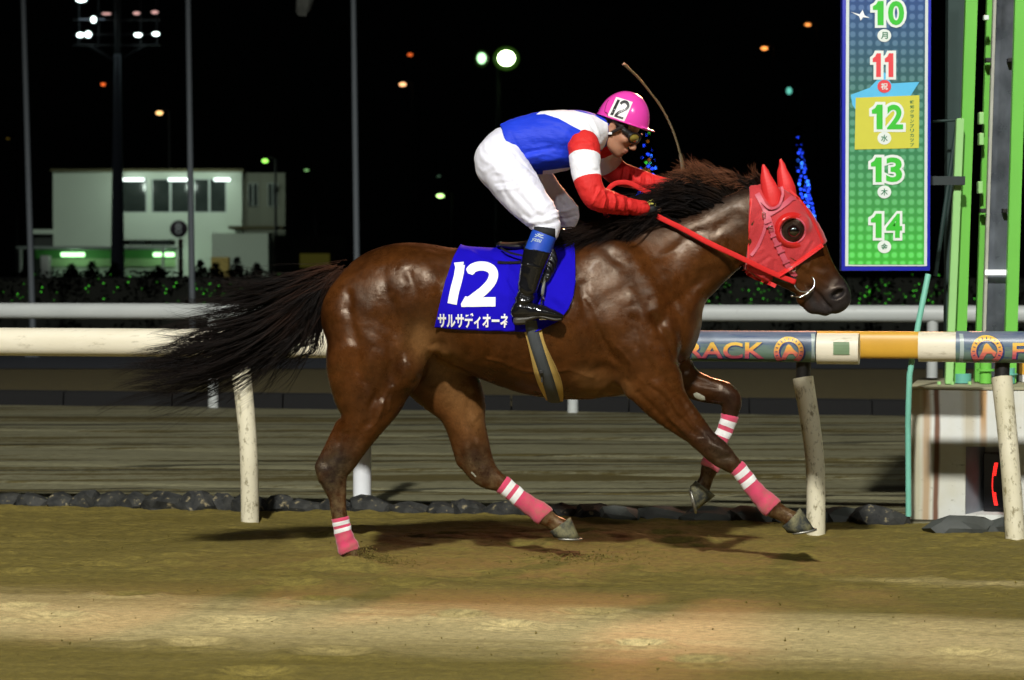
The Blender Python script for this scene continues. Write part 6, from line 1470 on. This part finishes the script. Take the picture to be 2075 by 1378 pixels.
# neck opening
hc2 = W(1236, 262, 12); s.ell(hc2, (.045, .075, .075), .004, op='s')
v, f = s.mesh(2)
v = folds(v, f, [([(1045, 330), (1080, 318), (1125, 322)], 6, .005), ([(1040, 318), (1080, 306), (1120, 300)], 5, -.005), ([(1050, 338), (1090, 338), (1130, 335)], 4, -.004), ([(1140, 300), (1110, 290), (1080, 292)], 6, -.004), ([(1160, 330), (1130, 322), (1100, 325)], 5, .005), ([(1145, 295), (1150, 320), (1168, 335)], 6, -.006), ([(1190, 240), (1205, 262), (1212, 290)], 3, -.004), ([(1198, 240), (1212, 265), (1217, 290)], 3, .004), ([(1150, 275), (1120, 262), (1080, 258)], 7, .003), ([(1022, 290), (1040, 330)], 4, .004), ([(1150, 320), (1100, 312), (1050, 322)], 4, .005), ([(1160, 310), (1115, 300), (1070, 308)], 4, -.004), ([(1035, 270), (1050, 300), (1056, 335)], 4, -.004), ([(1090, 240), (1140, 250), (1180, 275)], 5, .004), ([(1170, 325), (1140, 342), (1100, 345)], 4, -.004)], 8, .007)
px, py = proj(v)
wn_ = inside(px, py, [(1086, 232), (1100, 222), (1141, 216), (1165, 224), (1205, 234), (1232, 250), (1232, 300), (1212, 305), (1204, 288), (1190, 271), (1161, 256), (1132, 240), (1103, 231)])
near = v[:, 1] < 12.0
# the sash goes over the back: the same on the far shoulder; blue collar strip at the spine
spine = np.abs(v[:, 1]-12) < .035
wm = np.where(spine & (px > 1150) & (py < 250), -1, wn_); wm = np.where(v[:, 1] > 12.0, wn_*1.0, wm)
under = inside(px, py, [(1100, 346), (1165, 338), (1175, 352), (1100, 356)]); wm = np.maximum(wm, under)
jer = obj('jersey', mesh_np('jersey', v, f, {'w': .5+wm*.25}), M_silk, jk)
# collar
t = MT('silk_sleeve'); n = t.noise(7, 5, .6); c = t.mix(n, (.52, .014, .014), (.74, .028, .024)); c = t.mix(t.ramp(t.attr('s'), [(0, 0.), (.5, 1.), (.75, 0.)], 'CONSTANT'), c, (.82, .82, .86))
M_slv = t.set(color=c, rough=.66, spec=.3, normal=t.bump(t.noise(14, 6, .65, t.map((1.4, 1, .6), (0, .5, 0))), .7, .014))
M_cuff = plain('red_cuff', (.66, .020, .018), .6, .1)
for arm, near_ in ((near_arm, True), (far_arm, False)):
    P0 = W(arm[0][0], arm[0][1], arm[0][2])
    c = scaled(arm, .006); c = [(c[0][0]-4, c[0][1]-8, c[0][2]+(.035 if near_ else -.035), c[0][3]-2, c[0][4])]+c; A = ch(c)
    lo = np.array([p[:3] for p in A]).min(0)-.13; hi = np.array([p[:3] for p in A]).max(0)+.13
    s = SDF(lo, hi, .0045); s.chain(A, .0)
    v, f = s.mesh(2)
    if near_: it = [([(1160, 300), (1175, 292), (1200, 292)], 5, .003), ([(1222, 388), (1226, 402), (1222, 420)], 3, .006), ([(1232, 392), (1236, 406), (1233, 424)], 3, -.005), ([(1242, 394), (1246, 408), (1243, 426)], 3, .005), ([(1252, 398), (1256, 412), (1253, 430)], 3, -.004), ([(1262, 400), (1264, 415), (1262, 430)], 3, .004), ([(1210, 378), (1206, 400)], 4, -.004), ([(1215, 385), (1200, 412)], 3, .005), ([(1205, 425), (1240, 430), (1280, 432)], 3, -.004), ([(1273, 402), (1276, 436)], 2.5, -.006), ([(1180, 350), (1210, 345)], 4, -.003)]
    else: it = [([(1265, 340), (1262, 372)], 3, .005), ([(1275, 342), (1272, 374)], 3, -.005), ([(1287, 346), (1284, 378)], 3, .005), ([(1298, 350), (1295, 382)], 3, -.005), ([(1310, 355), (1308, 385)], 3, .004), ([(1322, 356), (1324, 390)], 2.5, -.006), ([(1240, 330), (1262, 325)], 4, -.003)]
    v = folds(v, f, [(a_, w_, m_*1.5) for a_, w_, m_ in it], 5, .008, (22, 60))
    # position along the arm, from the chain
    Q = cr(A, 8)[:, :3]; D = np.linalg.norm(v[:, None, :]-Q[None, :, :], axis=2); i = D.argmin(1)
    PX, PY = proj(Q)
    # stripe limits measured in the photograph on the centre line
    y1, y2 = (317, 362) if near_ else (306, 338)
    u = np.arange(len(Q)); i1 = np.interp(y1, PY[:len(Q)//2+6], u[:len(Q)//2+6]); i2 = np.interp(y2, PY[:len(Q)//2+6], u[:len(Q)//2+6])
    tq = np.zeros(len(v))
    tang = np.gradient(Q, axis=0); tang /= np.linalg.norm(tang, axis=1)[:, None]; along = i+((v-Q[i])*tang[i]).sum(1)/np.maximum(np.linalg.norm(np.gradient(Q, axis=0), axis=1)[i], 1e-6)
    sv = np.interp(along, [0, i1, i2, len(Q)], [0, .5, .75, 1])
    sl = obj('sleeve', mesh_np('sleeve', v, f, {'s': sv}), M_slv, jer)
    w0 = Vector(A[-1][:3]); w1 = Vector(A[-2][:3]); d = (w0-w1).normalized()
    b = MB(); b.tube([w0-d*.035, w0-d*.03, w0+d*.01, w0+d*.014], [.0355, .0375, .0365, .033], 20); smooth_by_angle(b.build('cuff', M_cuff, sl), 50)
    b = MB(); b.tube([w0+d*.006, w0+d*.024], [.030, .029], 18); b.build('wristband', plain('cream_wristband', (.62, .58, .42), .8), sl, True)

# ---- gloves: fists closed on the reins
M_glove = plain('black_glove', (.010, .010, .011), .55, .3, 60, bump=.5, bdist=.002)
def fist(wr, d, up, out, near_):
    f_, u_, o_ = Vector(d).normalized(), Vector(up), Vector(out); u_ = (u_-f_*u_.dot(f_)).normalized(); o_ = f_.cross(u_); o_ = o_ if o_.dot(Vector(out)) > 0 else -o_
    g = lambda a, b_, c: Vector(wr)+f_*a+u_*b_+o_*c
    s = SDF(Vector(wr)-Vector((.14, .14, .14)), Vector(wr)+Vector((.17, .14, .14)), .003)
    s.chain(rc([(g(-.012, 0, 0), .030), (g(.012, 0, .002), .027), (g(.03, 0, .006), .026)]), .01, rnd=True)
    R = [tuple(f_), tuple(u_), tuple(o_)]
    s.ell(g(.050, 0, .010), (.040, .040, .017), .012, R)
    for k, (u0, L) in enumerate(((.031, .95), (.011, 1.05), (-.009, 1.0), (-.028, .85))):
        s.chain(rc([(g(.070, u0*.9, .010), .0105), (g(.090, u0, .006), .0105), (g(.100*1, u0, -.010*L), .0100), (g(.094, u0, -.030*L), .0095), (g(.074, u0*.95, -.036*L), .009), (g(.058, u0*.9, -.026*L), .008)]), .003, rnd=True, n=3)
    s.chain(rc([(g(.022, .026, .0), .014), (g(.046, .043, -.012), .0125), (g(.072, .044, -.026), .011), (g(.088, .036, -.034), .0095)]), .006, rnd=True, n=3)
    v, f = s.mesh(1); o = obj('glove', mesh_np('glove', v, f), M_glove, jk); return o, g, v, f
wA = W(1306, 421, 11.895); gl1, g1, gv, gf = fist(wA, W(1336, 428, 11.93)-wA, (.15, .0, 1), (0, -1, 0), True)
wB = W(1360, 376, 12.085); gl2, g2, gv2, gf2 = fist(wB, W(1390, 380, 12.07)-wB, (-.1, 0, 1), (0, 1, 0), False)
gb = bvh_of(gv, gf); M_gold = plain('gold_print', (.62, .55, .12), .4)
ring = stroke([(1319+11*math.cos(a), 412+8*math.sin(a)) for a in np.linspace(2.9, 6.9, 16)], 2.4, 1, False); dot = stroke([(1315, 414), (1319, 410), (1323, 412)], 5, 3)
decal('glove_print', join_bm([ring, dot]), lambda x, y: W(x, y, 11.85), gb, .002, M_gold, gl1, (0, 1, 0), 4)

# ---- boots
t = MT('patent_boot'); n = t.noise(9, 4, .6); M_boot = t.set(color=(.007, .007, .008), rough=t.ramp(n, [(.3, .07), (.7, .20)]), spec=.45, coat=.25, coatr=.06, normal=t.bump(t.noise(13, 4, .6, t.map((1, 1, .6))), .5, .012))
M_sole = plain('boot_sole', (.05, .045, .035), .5); M_bluetop = plain('blue_gaiter', (.012, .065, .45), .5, .1, 30, bump=.2, bdist=.001); M_prt = plain('gaiter_print', (.42, .52, .55), .5)
M_sock = plain('black_sock', (.008, .008, .009), .8)
for shin, Y, near_ in ((near_shin, 11.63, True), (far_shin, 12.37, False)):
    dx = 0 if near_ else 28
    s = SDF(W(1020+dx, 668, Y)-Vector((.02, .10, .0)), W(1160+dx, 515, Y)+Vector((.02, .10, .02)), .004)
    A = [(1089+dx*.8, 508, Y, 27.5, .057), (1082+dx*.9, 530, Y, 25.5, .055), (1076+dx, 552, Y, 23.5, .052), (1070+dx, 580, Y, 20.5, .047), (1064+dx, 603, Y, 18.5, .042), (1060+dx, 620, Y, 20, .042)]
    s.chain(ch(A), .01); s.chain(ch([(1050+dx, 632, Y, 16, .036), (1068+dx, 632, Y, 17, .038), (1095+dx, 632, Y-.005, 14, .040), (1122+dx, 637, Y-.01, 9.5, .036), (1138+dx, 641, Y-.012, 5, .022)]), .015)
    X, Y_, Z = s._grid(np.zeros(3, int), s.n)
    tp = W(1085, 506, Y); s.D = np.maximum(s.D, ((Z-tp.z)+(X-tp.x)*.22+0*Y_).astype(np.float32))
    v, f = s.mesh(2)
    v = creases(v, f, [([(a+dx, b_) for a, b_ in p], w_, m) for p, w_, m in (([(1050, 533), (1072, 537), (1102, 545)], 2, .002), ([(1048, 590), (1066, 600), (1084, 598)], 3, -.004), ([(1044, 604), (1062, 612), (1082, 606)], 3, .004), ([(1042, 612), (1060, 620), (1080, 614)], 3, -.004), ([(1052, 575), (1065, 590)], 4, .003), ([(1062, 560), (1075, 585)], 5, -.003), ([(1080, 625), (1095, 618), (1108, 622)], 2.5, .003), ([(1034, 640), (1060, 640), (1090, 636)], 2, -.0015))])
    bo = obj('boot', mesh_np('boot', v, f), M_boot, jk)
    s = SDF(W(1020+dx, 672, Y)-Vector((.02, .10, .0)), W(1160+dx, 620, Y)+Vector((.02, .10, .0)), .004)
    s.chain(ch([(1047+dx, 648, Y, 7, .032), (1068+dx, 646, Y, 6.5, .033), (1092+dx, 641, Y, 4.5, .036), (1122+dx, 647, Y-.01, 3.5, .034), (1136+dx, 647, Y-.012, 3, .022)]), .0); s.chain(ch([(1046+dx, 653, Y, 6, .030), (1062+dx, 652, Y, 6, .030)]), .004)
    v, f = s.mesh(1); obj('sole', mesh_np('sole', v, f), M_sole, bo)
    B_ = [(1103+dx*.7, 474, Y+.01, 26, .054), (1096+dx*.8, 492, Y+.005, 26, .0545), (1088+dx*.9, 512, Y, 26, .054)]
    P = cr(ch(B_), 8); mb = MB(); Vv = []; Ff = []; n = 30
    for i, q in enumerate(P):
        tg = P[min(i+1, len(P)-1), :3]-P[max(i-1, 0), :3]; tg /= np.linalg.norm(tg); sd = np.array([0, 1., 0]); up = np.cross(tg, sd); up /= np.linalg.norm(up)
        for k in range(n): th = 2*math.pi*k/n; Vv.append(q[:3]+up*math.cos(th)*q[3]+sd*math.sin(th)*q[4])
    for i in range(len(P)-1):
        for k in range(n): Ff.append((i*n+k, (i+1)*n+k, (i+1)*n+(k+1) % n, i*n+(k+1) % n))
    gt = obj('gaiter', mesh_np('gaiter', Vv, Ff), M_bluetop, bo)
    b = MB(); q0 = W(1105+dx*.7, 462, Y+.012); q1 = W(1103+dx*.7, 480, Y+.01); b.tube([q0, q1], [.055, .0535], 26); b.build('sock', M_sock, bo, True)
    if near_:
        gB = bvh_of(np.array(Vv), np.array(Ff)); ang = -.18
        bm = text_bm('yasu', 1, .01, .35); fit_bm(bm, 1076, 1098, -492, -483, -.22)
        for q in bm.verts: q.co.y = -q.co.y
        decal('gaiter_lettering', bm, lambda x, y: W(x, y, 11.5), gB, .0015, M_prt, gt, (0, 1, 0), 5)
        wings = [stroke([(1085, 474), (1090, 477), (1101, 482)], 1.6, 3), stroke([(1090, 473), (1096, 476), (1101, 476)], 1.6, 3), stroke([(1084, 479), (1090, 477), (1094, 473)], 1.4, 3)]
        decal('gaiter_emblem', join_bm(wings), lambda x, y: W(x, y, 11.5), gB, .0015, M_prt, gt, (0, 1, 0), 4)

# ---- helmet
t = MT('pink_shell'); n = t.noise(6, 4); M_pink = t.set(color=t.mix(n, (.74, .045, .36), (.82, .07, .46)), rough=.22, coat=.4, coatr=.1)
r17 = math.radians(-19); HF_ = Vector((math.cos(r17)*math.cos(yaw*.6), -math.cos(r17)*math.sin(yaw*.6), math.sin(r17))); HS_ = Vector((math.sin(yaw*.6), math.cos(yaw*.6), 0)); HU_ = HS_.cross(HF_); HU_ = -HU_ if HU_.z < 0 else HU_
hc = W(1262, 247, 12.0); hr = (.128, .106, .150); RH = [tuple(HF_), tuple(HS_), tuple(HU_)]
s = SDF(hc-Vector((.18, .16, .12)), hc+Vector((.20, .16, .20)), .004)
s.ell(hc, hr, .0, RH); X, Y_, Z = s._grid(np.zeros(3, int), s.n)
d_ = ((X-hc.x)*HU_.x+(Y_-hc.y)*HU_.y+(Z-hc.z)*HU_.z); ff = ((X-hc.x)*HF_.x+(Y_-hc.y)*HF_.y+(Z-hc.z)*HF_.z)
s.D = np.maximum(s.D, (-(d_+.004-.018*np.cos(ff*16)*0)).astype(np.float32))
s.ell(hc-HU_*.004, (hr[0]-.012, hr[1]-.012, hr[2]-.03), .0, RH, 's')
# peak
e = hc+HF_*.128+HU_*.004; s.ell(e, (.036, .075, .0055), .006, RH)
v, f = s.mesh(1); hel = obj('helmet', mesh_np('helmet', v, f), M_pink, jk); hB = bvh_of(v, f)
b = MB(); pts = []
rimP = [hc+HF_*(hr[0]+.001)*math.cos(a)+HS_*(hr[1]+.001)*math.sin(a) for a in np.linspace(0, 2*math.pi, 50)]; b.tube(rimP, .004, 8, False); b.build('helmet_rim', M_pink, hel, True)
M_lab = plain('label_white', (.80, .80, .78), .4, .02); M_ink = plain('label_ink', (.010, .010, .012), .4)
# label corner px: (1251,193) (1284,205) (1266,245) (1231,234)
def lab(u, q): # u 0..1 along the top, q 0..1 down
    a = Vector((1250.5, 193.5)); b_ = Vector((1283.5, 205)); c = Vector((1266, 245)); d = Vector((1231.5, 233)); p = a.lerp(b_, u).lerp(d.lerp(c, u), q); return W(p.x, p.y, 11.85)
decal('number_label', poly_bm([[(0, 0), (1, 0), (1, 1), (0, 1)]]), lab, hB, .0015, M_lab, hel, (0, 1, 0), .12)
one = stroke([(.20, .10), (.20, .90)], .155, 1, False); two = stroke([(.40, .27), (.46, .16), (.60, .10), (.76, .15), (.85, .28), (.80, .42), (.66, .55), (.52, .66), (.44, .80), (.42, .88)], .15, 5, False); bar = poly_bm([[(.36, .84), (.86, .84), (.86, .93), (.36, .93)]])
decal('helmet_number', join_bm([one, two, bar]), lab, hB, .003, M_ink, hel, (0, 1, 0), .1)
chips = [poly_bm([[(x, y), (x+w_, y+.01), (x+w_*.8, y+h_), (x+.01, y+h_*.7)]]) for x, y, w_, h_ in ((.70, .42, .06, .05), (.64, .50, .05, .04), (.56, .56, .06, .06), (.50, .64, .05, .05), (.47, .70, .04, .04), (.76, .86, .02, .05), (.66, .86, .02, .04), (.56, .86, .02, .04), (.18, .60, .05, .04), (.17, .74, .04, .03), (.70, .34, .05, .03))]
decal('label_wear', join_bm(chips), lab, hB, .004, M_lab, hel, (0, 1, 0), .1)
# elastic cord over the helmet
pts = []
for x, y in ((1239, 192), (1234, 202), (1231, 216), (1230.5, 230), (1233, 242)):
    d = Vector((0, 1, 0)); h_ = hB.ray_cast(W(x, y, 11.6), d); pts.append((h_[0] if h_[0] else W(x, y, 11.92))-Vector((0, .002, 0)))
b = MB(); b.tube([tuple(p) for p in cr([tuple(p) for p in pts], 4)], .0016, 6); b.build('elastic_cord', plain('dark_red_cord', (.10, .006, .02), .6), hel, True)
# ---- goggles
gog = SDF(Hc-Vector((.05, .16, .10)), Hc+Vector((.17, .16, .10)), .003)
pts = [(.040, -.070, .008), (.064, -.052, .004), (.084, -.026, -.002), (.094, 0, -.002), (.084, .026, -.002), (.064, .052, .004), (.040, .070, .008)]
gog.chain([(*hp(a, b_, c), r, r) for (a, b_, c), r in zip(pts, (.012, .018, .019, .012, .019, .018, .012))], .006, rnd=True)
def lens_frame(q): return (Fv+Sv*q*.50).normalized(), (Sv-Fv*q*.50).normalized(), hp(.098, q*.036, .001)
for q in (-1, 1):
    A1, A2, o0 = lens_frame(q); gog.ell(o0+A1*.016, (.022, .031, .021), .002, [tuple(A1), tuple(A2), tuple(Uv)], 's')
    gog.chain([(*(o0+A2*(math.cos(a)*.036)+Uv*(math.sin(a)*.0255)-A1*.001), .0048, .0048) for a in np.linspace(0, 2*math.pi, 25)], .004, rnd=True, n=1)
v, f = gog.mesh(1); go = obj('goggles', mesh_np('goggles', v, f), M_black2, jk)
t = MT('amber_lens'); M_lens = t.set(color=t.mix(t.noise(30, 3), (.26, .19, .02), (.50, .40, .09)), rough=.06, trans=.25, coat=1., spec=.9, normal=t.bump(t.noise(14, 2), .15, .01))
for q in (-1, 1):
    b = MB(); V = []; F = []; n = 24; A1, A2, o0 = lens_frame(q)
    for rr, dp in ((0, .009), (.35, .008), (.7, .005), (1, -.001)):
        for k in range(n): th = 2*math.pi*k/n; V.append(o0+A2*(math.cos(th)*.034*rr)+Uv*(math.sin(th)*.0235*rr)+A1*dp)
    for i in range(3):
        for k in range(n): F.append((i*n+k, (i+1)*n+k, (i+1)*n+(k+1) % n, i*n+(k+1) % n))
    obj('lens', mesh_pd('lens', V, F), M_lens, go)
def strapline(name, pts, r, mat, par, flat=(1, .35), up=(0, 1, 0)):
    P = cr([tuple(p) for p in pts], 5); b = MB(); b.tube(P, r, 8, flat=flat, up=up); return b.build(name, mat, par, True)
strapline('goggle_strap', [hp(.055, -.071, .010), hp(.02, -.083, .020), hp(-.03, -.088, .030), hp(-.07, -.070, .035)], .010, M_black2, go)
strapline('goggle_strap', [hp(.055, .071, .010), hp(.02, .083, .020), hp(-.03, .088, .030), hp(-.07, .070, .035)], .010, M_black2, go)
# chin harness
strapline('chin_strap', [hp(.030, -.080, .035), hp(.020, -.084, .0), hp(.0, -.078, -.035), hp(-.004, -.066, -.060), hp(.012, -.050, -.092), hp(.03, -.02, -.112), hp(.03, .02, -.112), hp(.012, .050, -.092), hp(-.004, .066, -.06)], .008, M_black2, hel)
strapline('chin_strap', [hp(-.060, -.072, .030), hp(-.052, -.078, -.010), hp(-.03, -.078, -.035), hp(-.006, -.076, -.045)], .009, M_black2, hel)
b = MB(); q = hp(-.004, -.084, -.040); b.box(q.x-.010, q.x+.010, q.y-.004, q.y+.004, q.z-.006, q.z+.006, .002); b.build('strap_clip', plain('clip_white', (.7, .7, .7), .3), hel)
# collar of the undershirt
b = MB(); ax = (W(1240, 272, 12)-W(1212, 268, 12)).normalized(); cc = W(1224, 270, 12)
b.tube([cc-ax*.02, cc+ax*.012, cc+ax*.02], [.074, .068, .062], 26); smooth_by_angle(b.build('collar', plain('blue_collar', (.012, .045, .55), .6), jer), 60)

# ---- whip, held in the far hand
wp = [(1390, 398, 12.075), (1386, 362, 12.075), (1381, 325, 12.08), (1372, 290, 12.085), (1358, 252, 12.09), (1338, 215, 12.09), (1312, 180, 12.085), (1288, 152, 12.08), (1264, 130, 12.075)]
P = cr([tuple(W(*p)) for p in wp], 6)
t = MT('whip_braid'); wv = t.wave(70, t.map((1, 1, 1), (0, .6, 0)), 1.5); M_whip = t.set(color=t.mix(t.ramp(wv, [(.45, 0.), (.6, 1.)]), (.018, .016, .012), (.17, .12, .045)), rough=.4, normal=t.bump(wv, .6, .002))
b = MB(); b.tube(P, list(np.interp(np.linspace(0, 1, len(P)), [0, .12, .3, .75, 1], [.013, .012, .0085, .0085, .010])), 12, flat=(1, .7)); wh = b.build('shaft', M_whip, None, True)
wt = thing('riding_whip', W(1386, 362, 12.075), 'long curved brown whip with a pale tip, raised behind the mane', 'whip'); parent_to(wh, wt)
b = MB(); b.tube([P[-1], P[-1]+(P[-1]-P[-3])*.25], [.0115, .010], 10, flat=(1.2, .8)); b.build('tip', plain('whip_tip', (.55, .34, .22), .5), wt, True)
# ---- reins (part of the horse's tack)
t = MT('red_rein'); M_rein = t.set(color=t.mix(t.noise(30, 4), (.50, .014, .014), (.72, .028, .025)), rough=.75, spec=.2, normal=t.bump(t.wave(120, None, 1, 'X'), .2, .002))
def rein(path, r=.0135):
    P = cr([tuple(W(*p)) for p in path], 7); b = MB(); b.tube(P, r, 10, flat=(.22, 1.0), up=(0, 0, 1)); return b.build('rein', M_rein, br0, True)
rein([(1325, 434, 11.905), (1345, 445, 11.895), (1380, 462, 11.88), (1440, 494, 11.86), (1500, 522, 11.865), (1560, 551, 11.90), (1612, 572, 11.93)])
rein([(1385, 388, 12.07), (1420, 430, 12.13), (1500, 500, 12.15), (1560, 545, 12.12), (1628, 573, 12.07)], .009)
rein([(1372, 412, 12.02), (1340, 400, 12.0), (1305, 386, 11.98), (1275, 371, 11.97), (1250, 371, 11.97), (1234, 382, 11.97), (1225, 402, 11.97), (1224, 424, 11.97), (1234, 444, 11.96), (1256, 454, 11.95), (1282, 452, 11.93), (1310, 442, 11.91), (1328, 434, 11.905)], .0125)

# ---- clods thrown up by the hooves, one loose mass
r = np.random.default_rng(21); V = []; F = []
def clod(p, s):
    n0 = len(V); q = r.normal(size=(6, 3))*.25+np.array([(1, 0, 0), (-1, 0, 0), (0, 1, 0), (0, -1, 0), (0, 0, 1), (0, 0, -1)]); V.extend((np.array(p)+q*s).tolist())
    for t3 in ((0, 2, 4), (2, 1, 4), (1, 3, 4), (3, 0, 4), (2, 0, 5), (1, 2, 5), (3, 1, 5), (0, 3, 5)): F.append([n0+i for i in t3])
for i in range(900):
    u = abs(r.normal())*.5; clod((W(728, 1130, 11.8).x+u*.20+r.normal()*.02, 11.8+r.normal()*.06, .0+r.random()*.06*(1.3-min(u, 1.2))+abs(r.normal())*.012), r.uniform(.0012, .0045))
for i in range(260): clod((W(1180, 1105, 12.1).x+r.normal()*.14, 12.1+r.normal()*.12, .002+abs(r.normal())*.01), r.uniform(.002, .006))
for i in range(700): clod((r.uniform(-2.9, 3.2), r.uniform(8.4, 13.2), .006+r.normal()*.004), abs(r.normal())*.0022+.001)
me = bpy.data.meshes.new('sand_clods'); me.from_pydata([tuple(p) for p in V], [], F)
tag(obj('sand_clods', me, M_sand), 'loose crumbs of sand strewn over the near track and kicked up by the hooves', 'sand', kind='stuff')
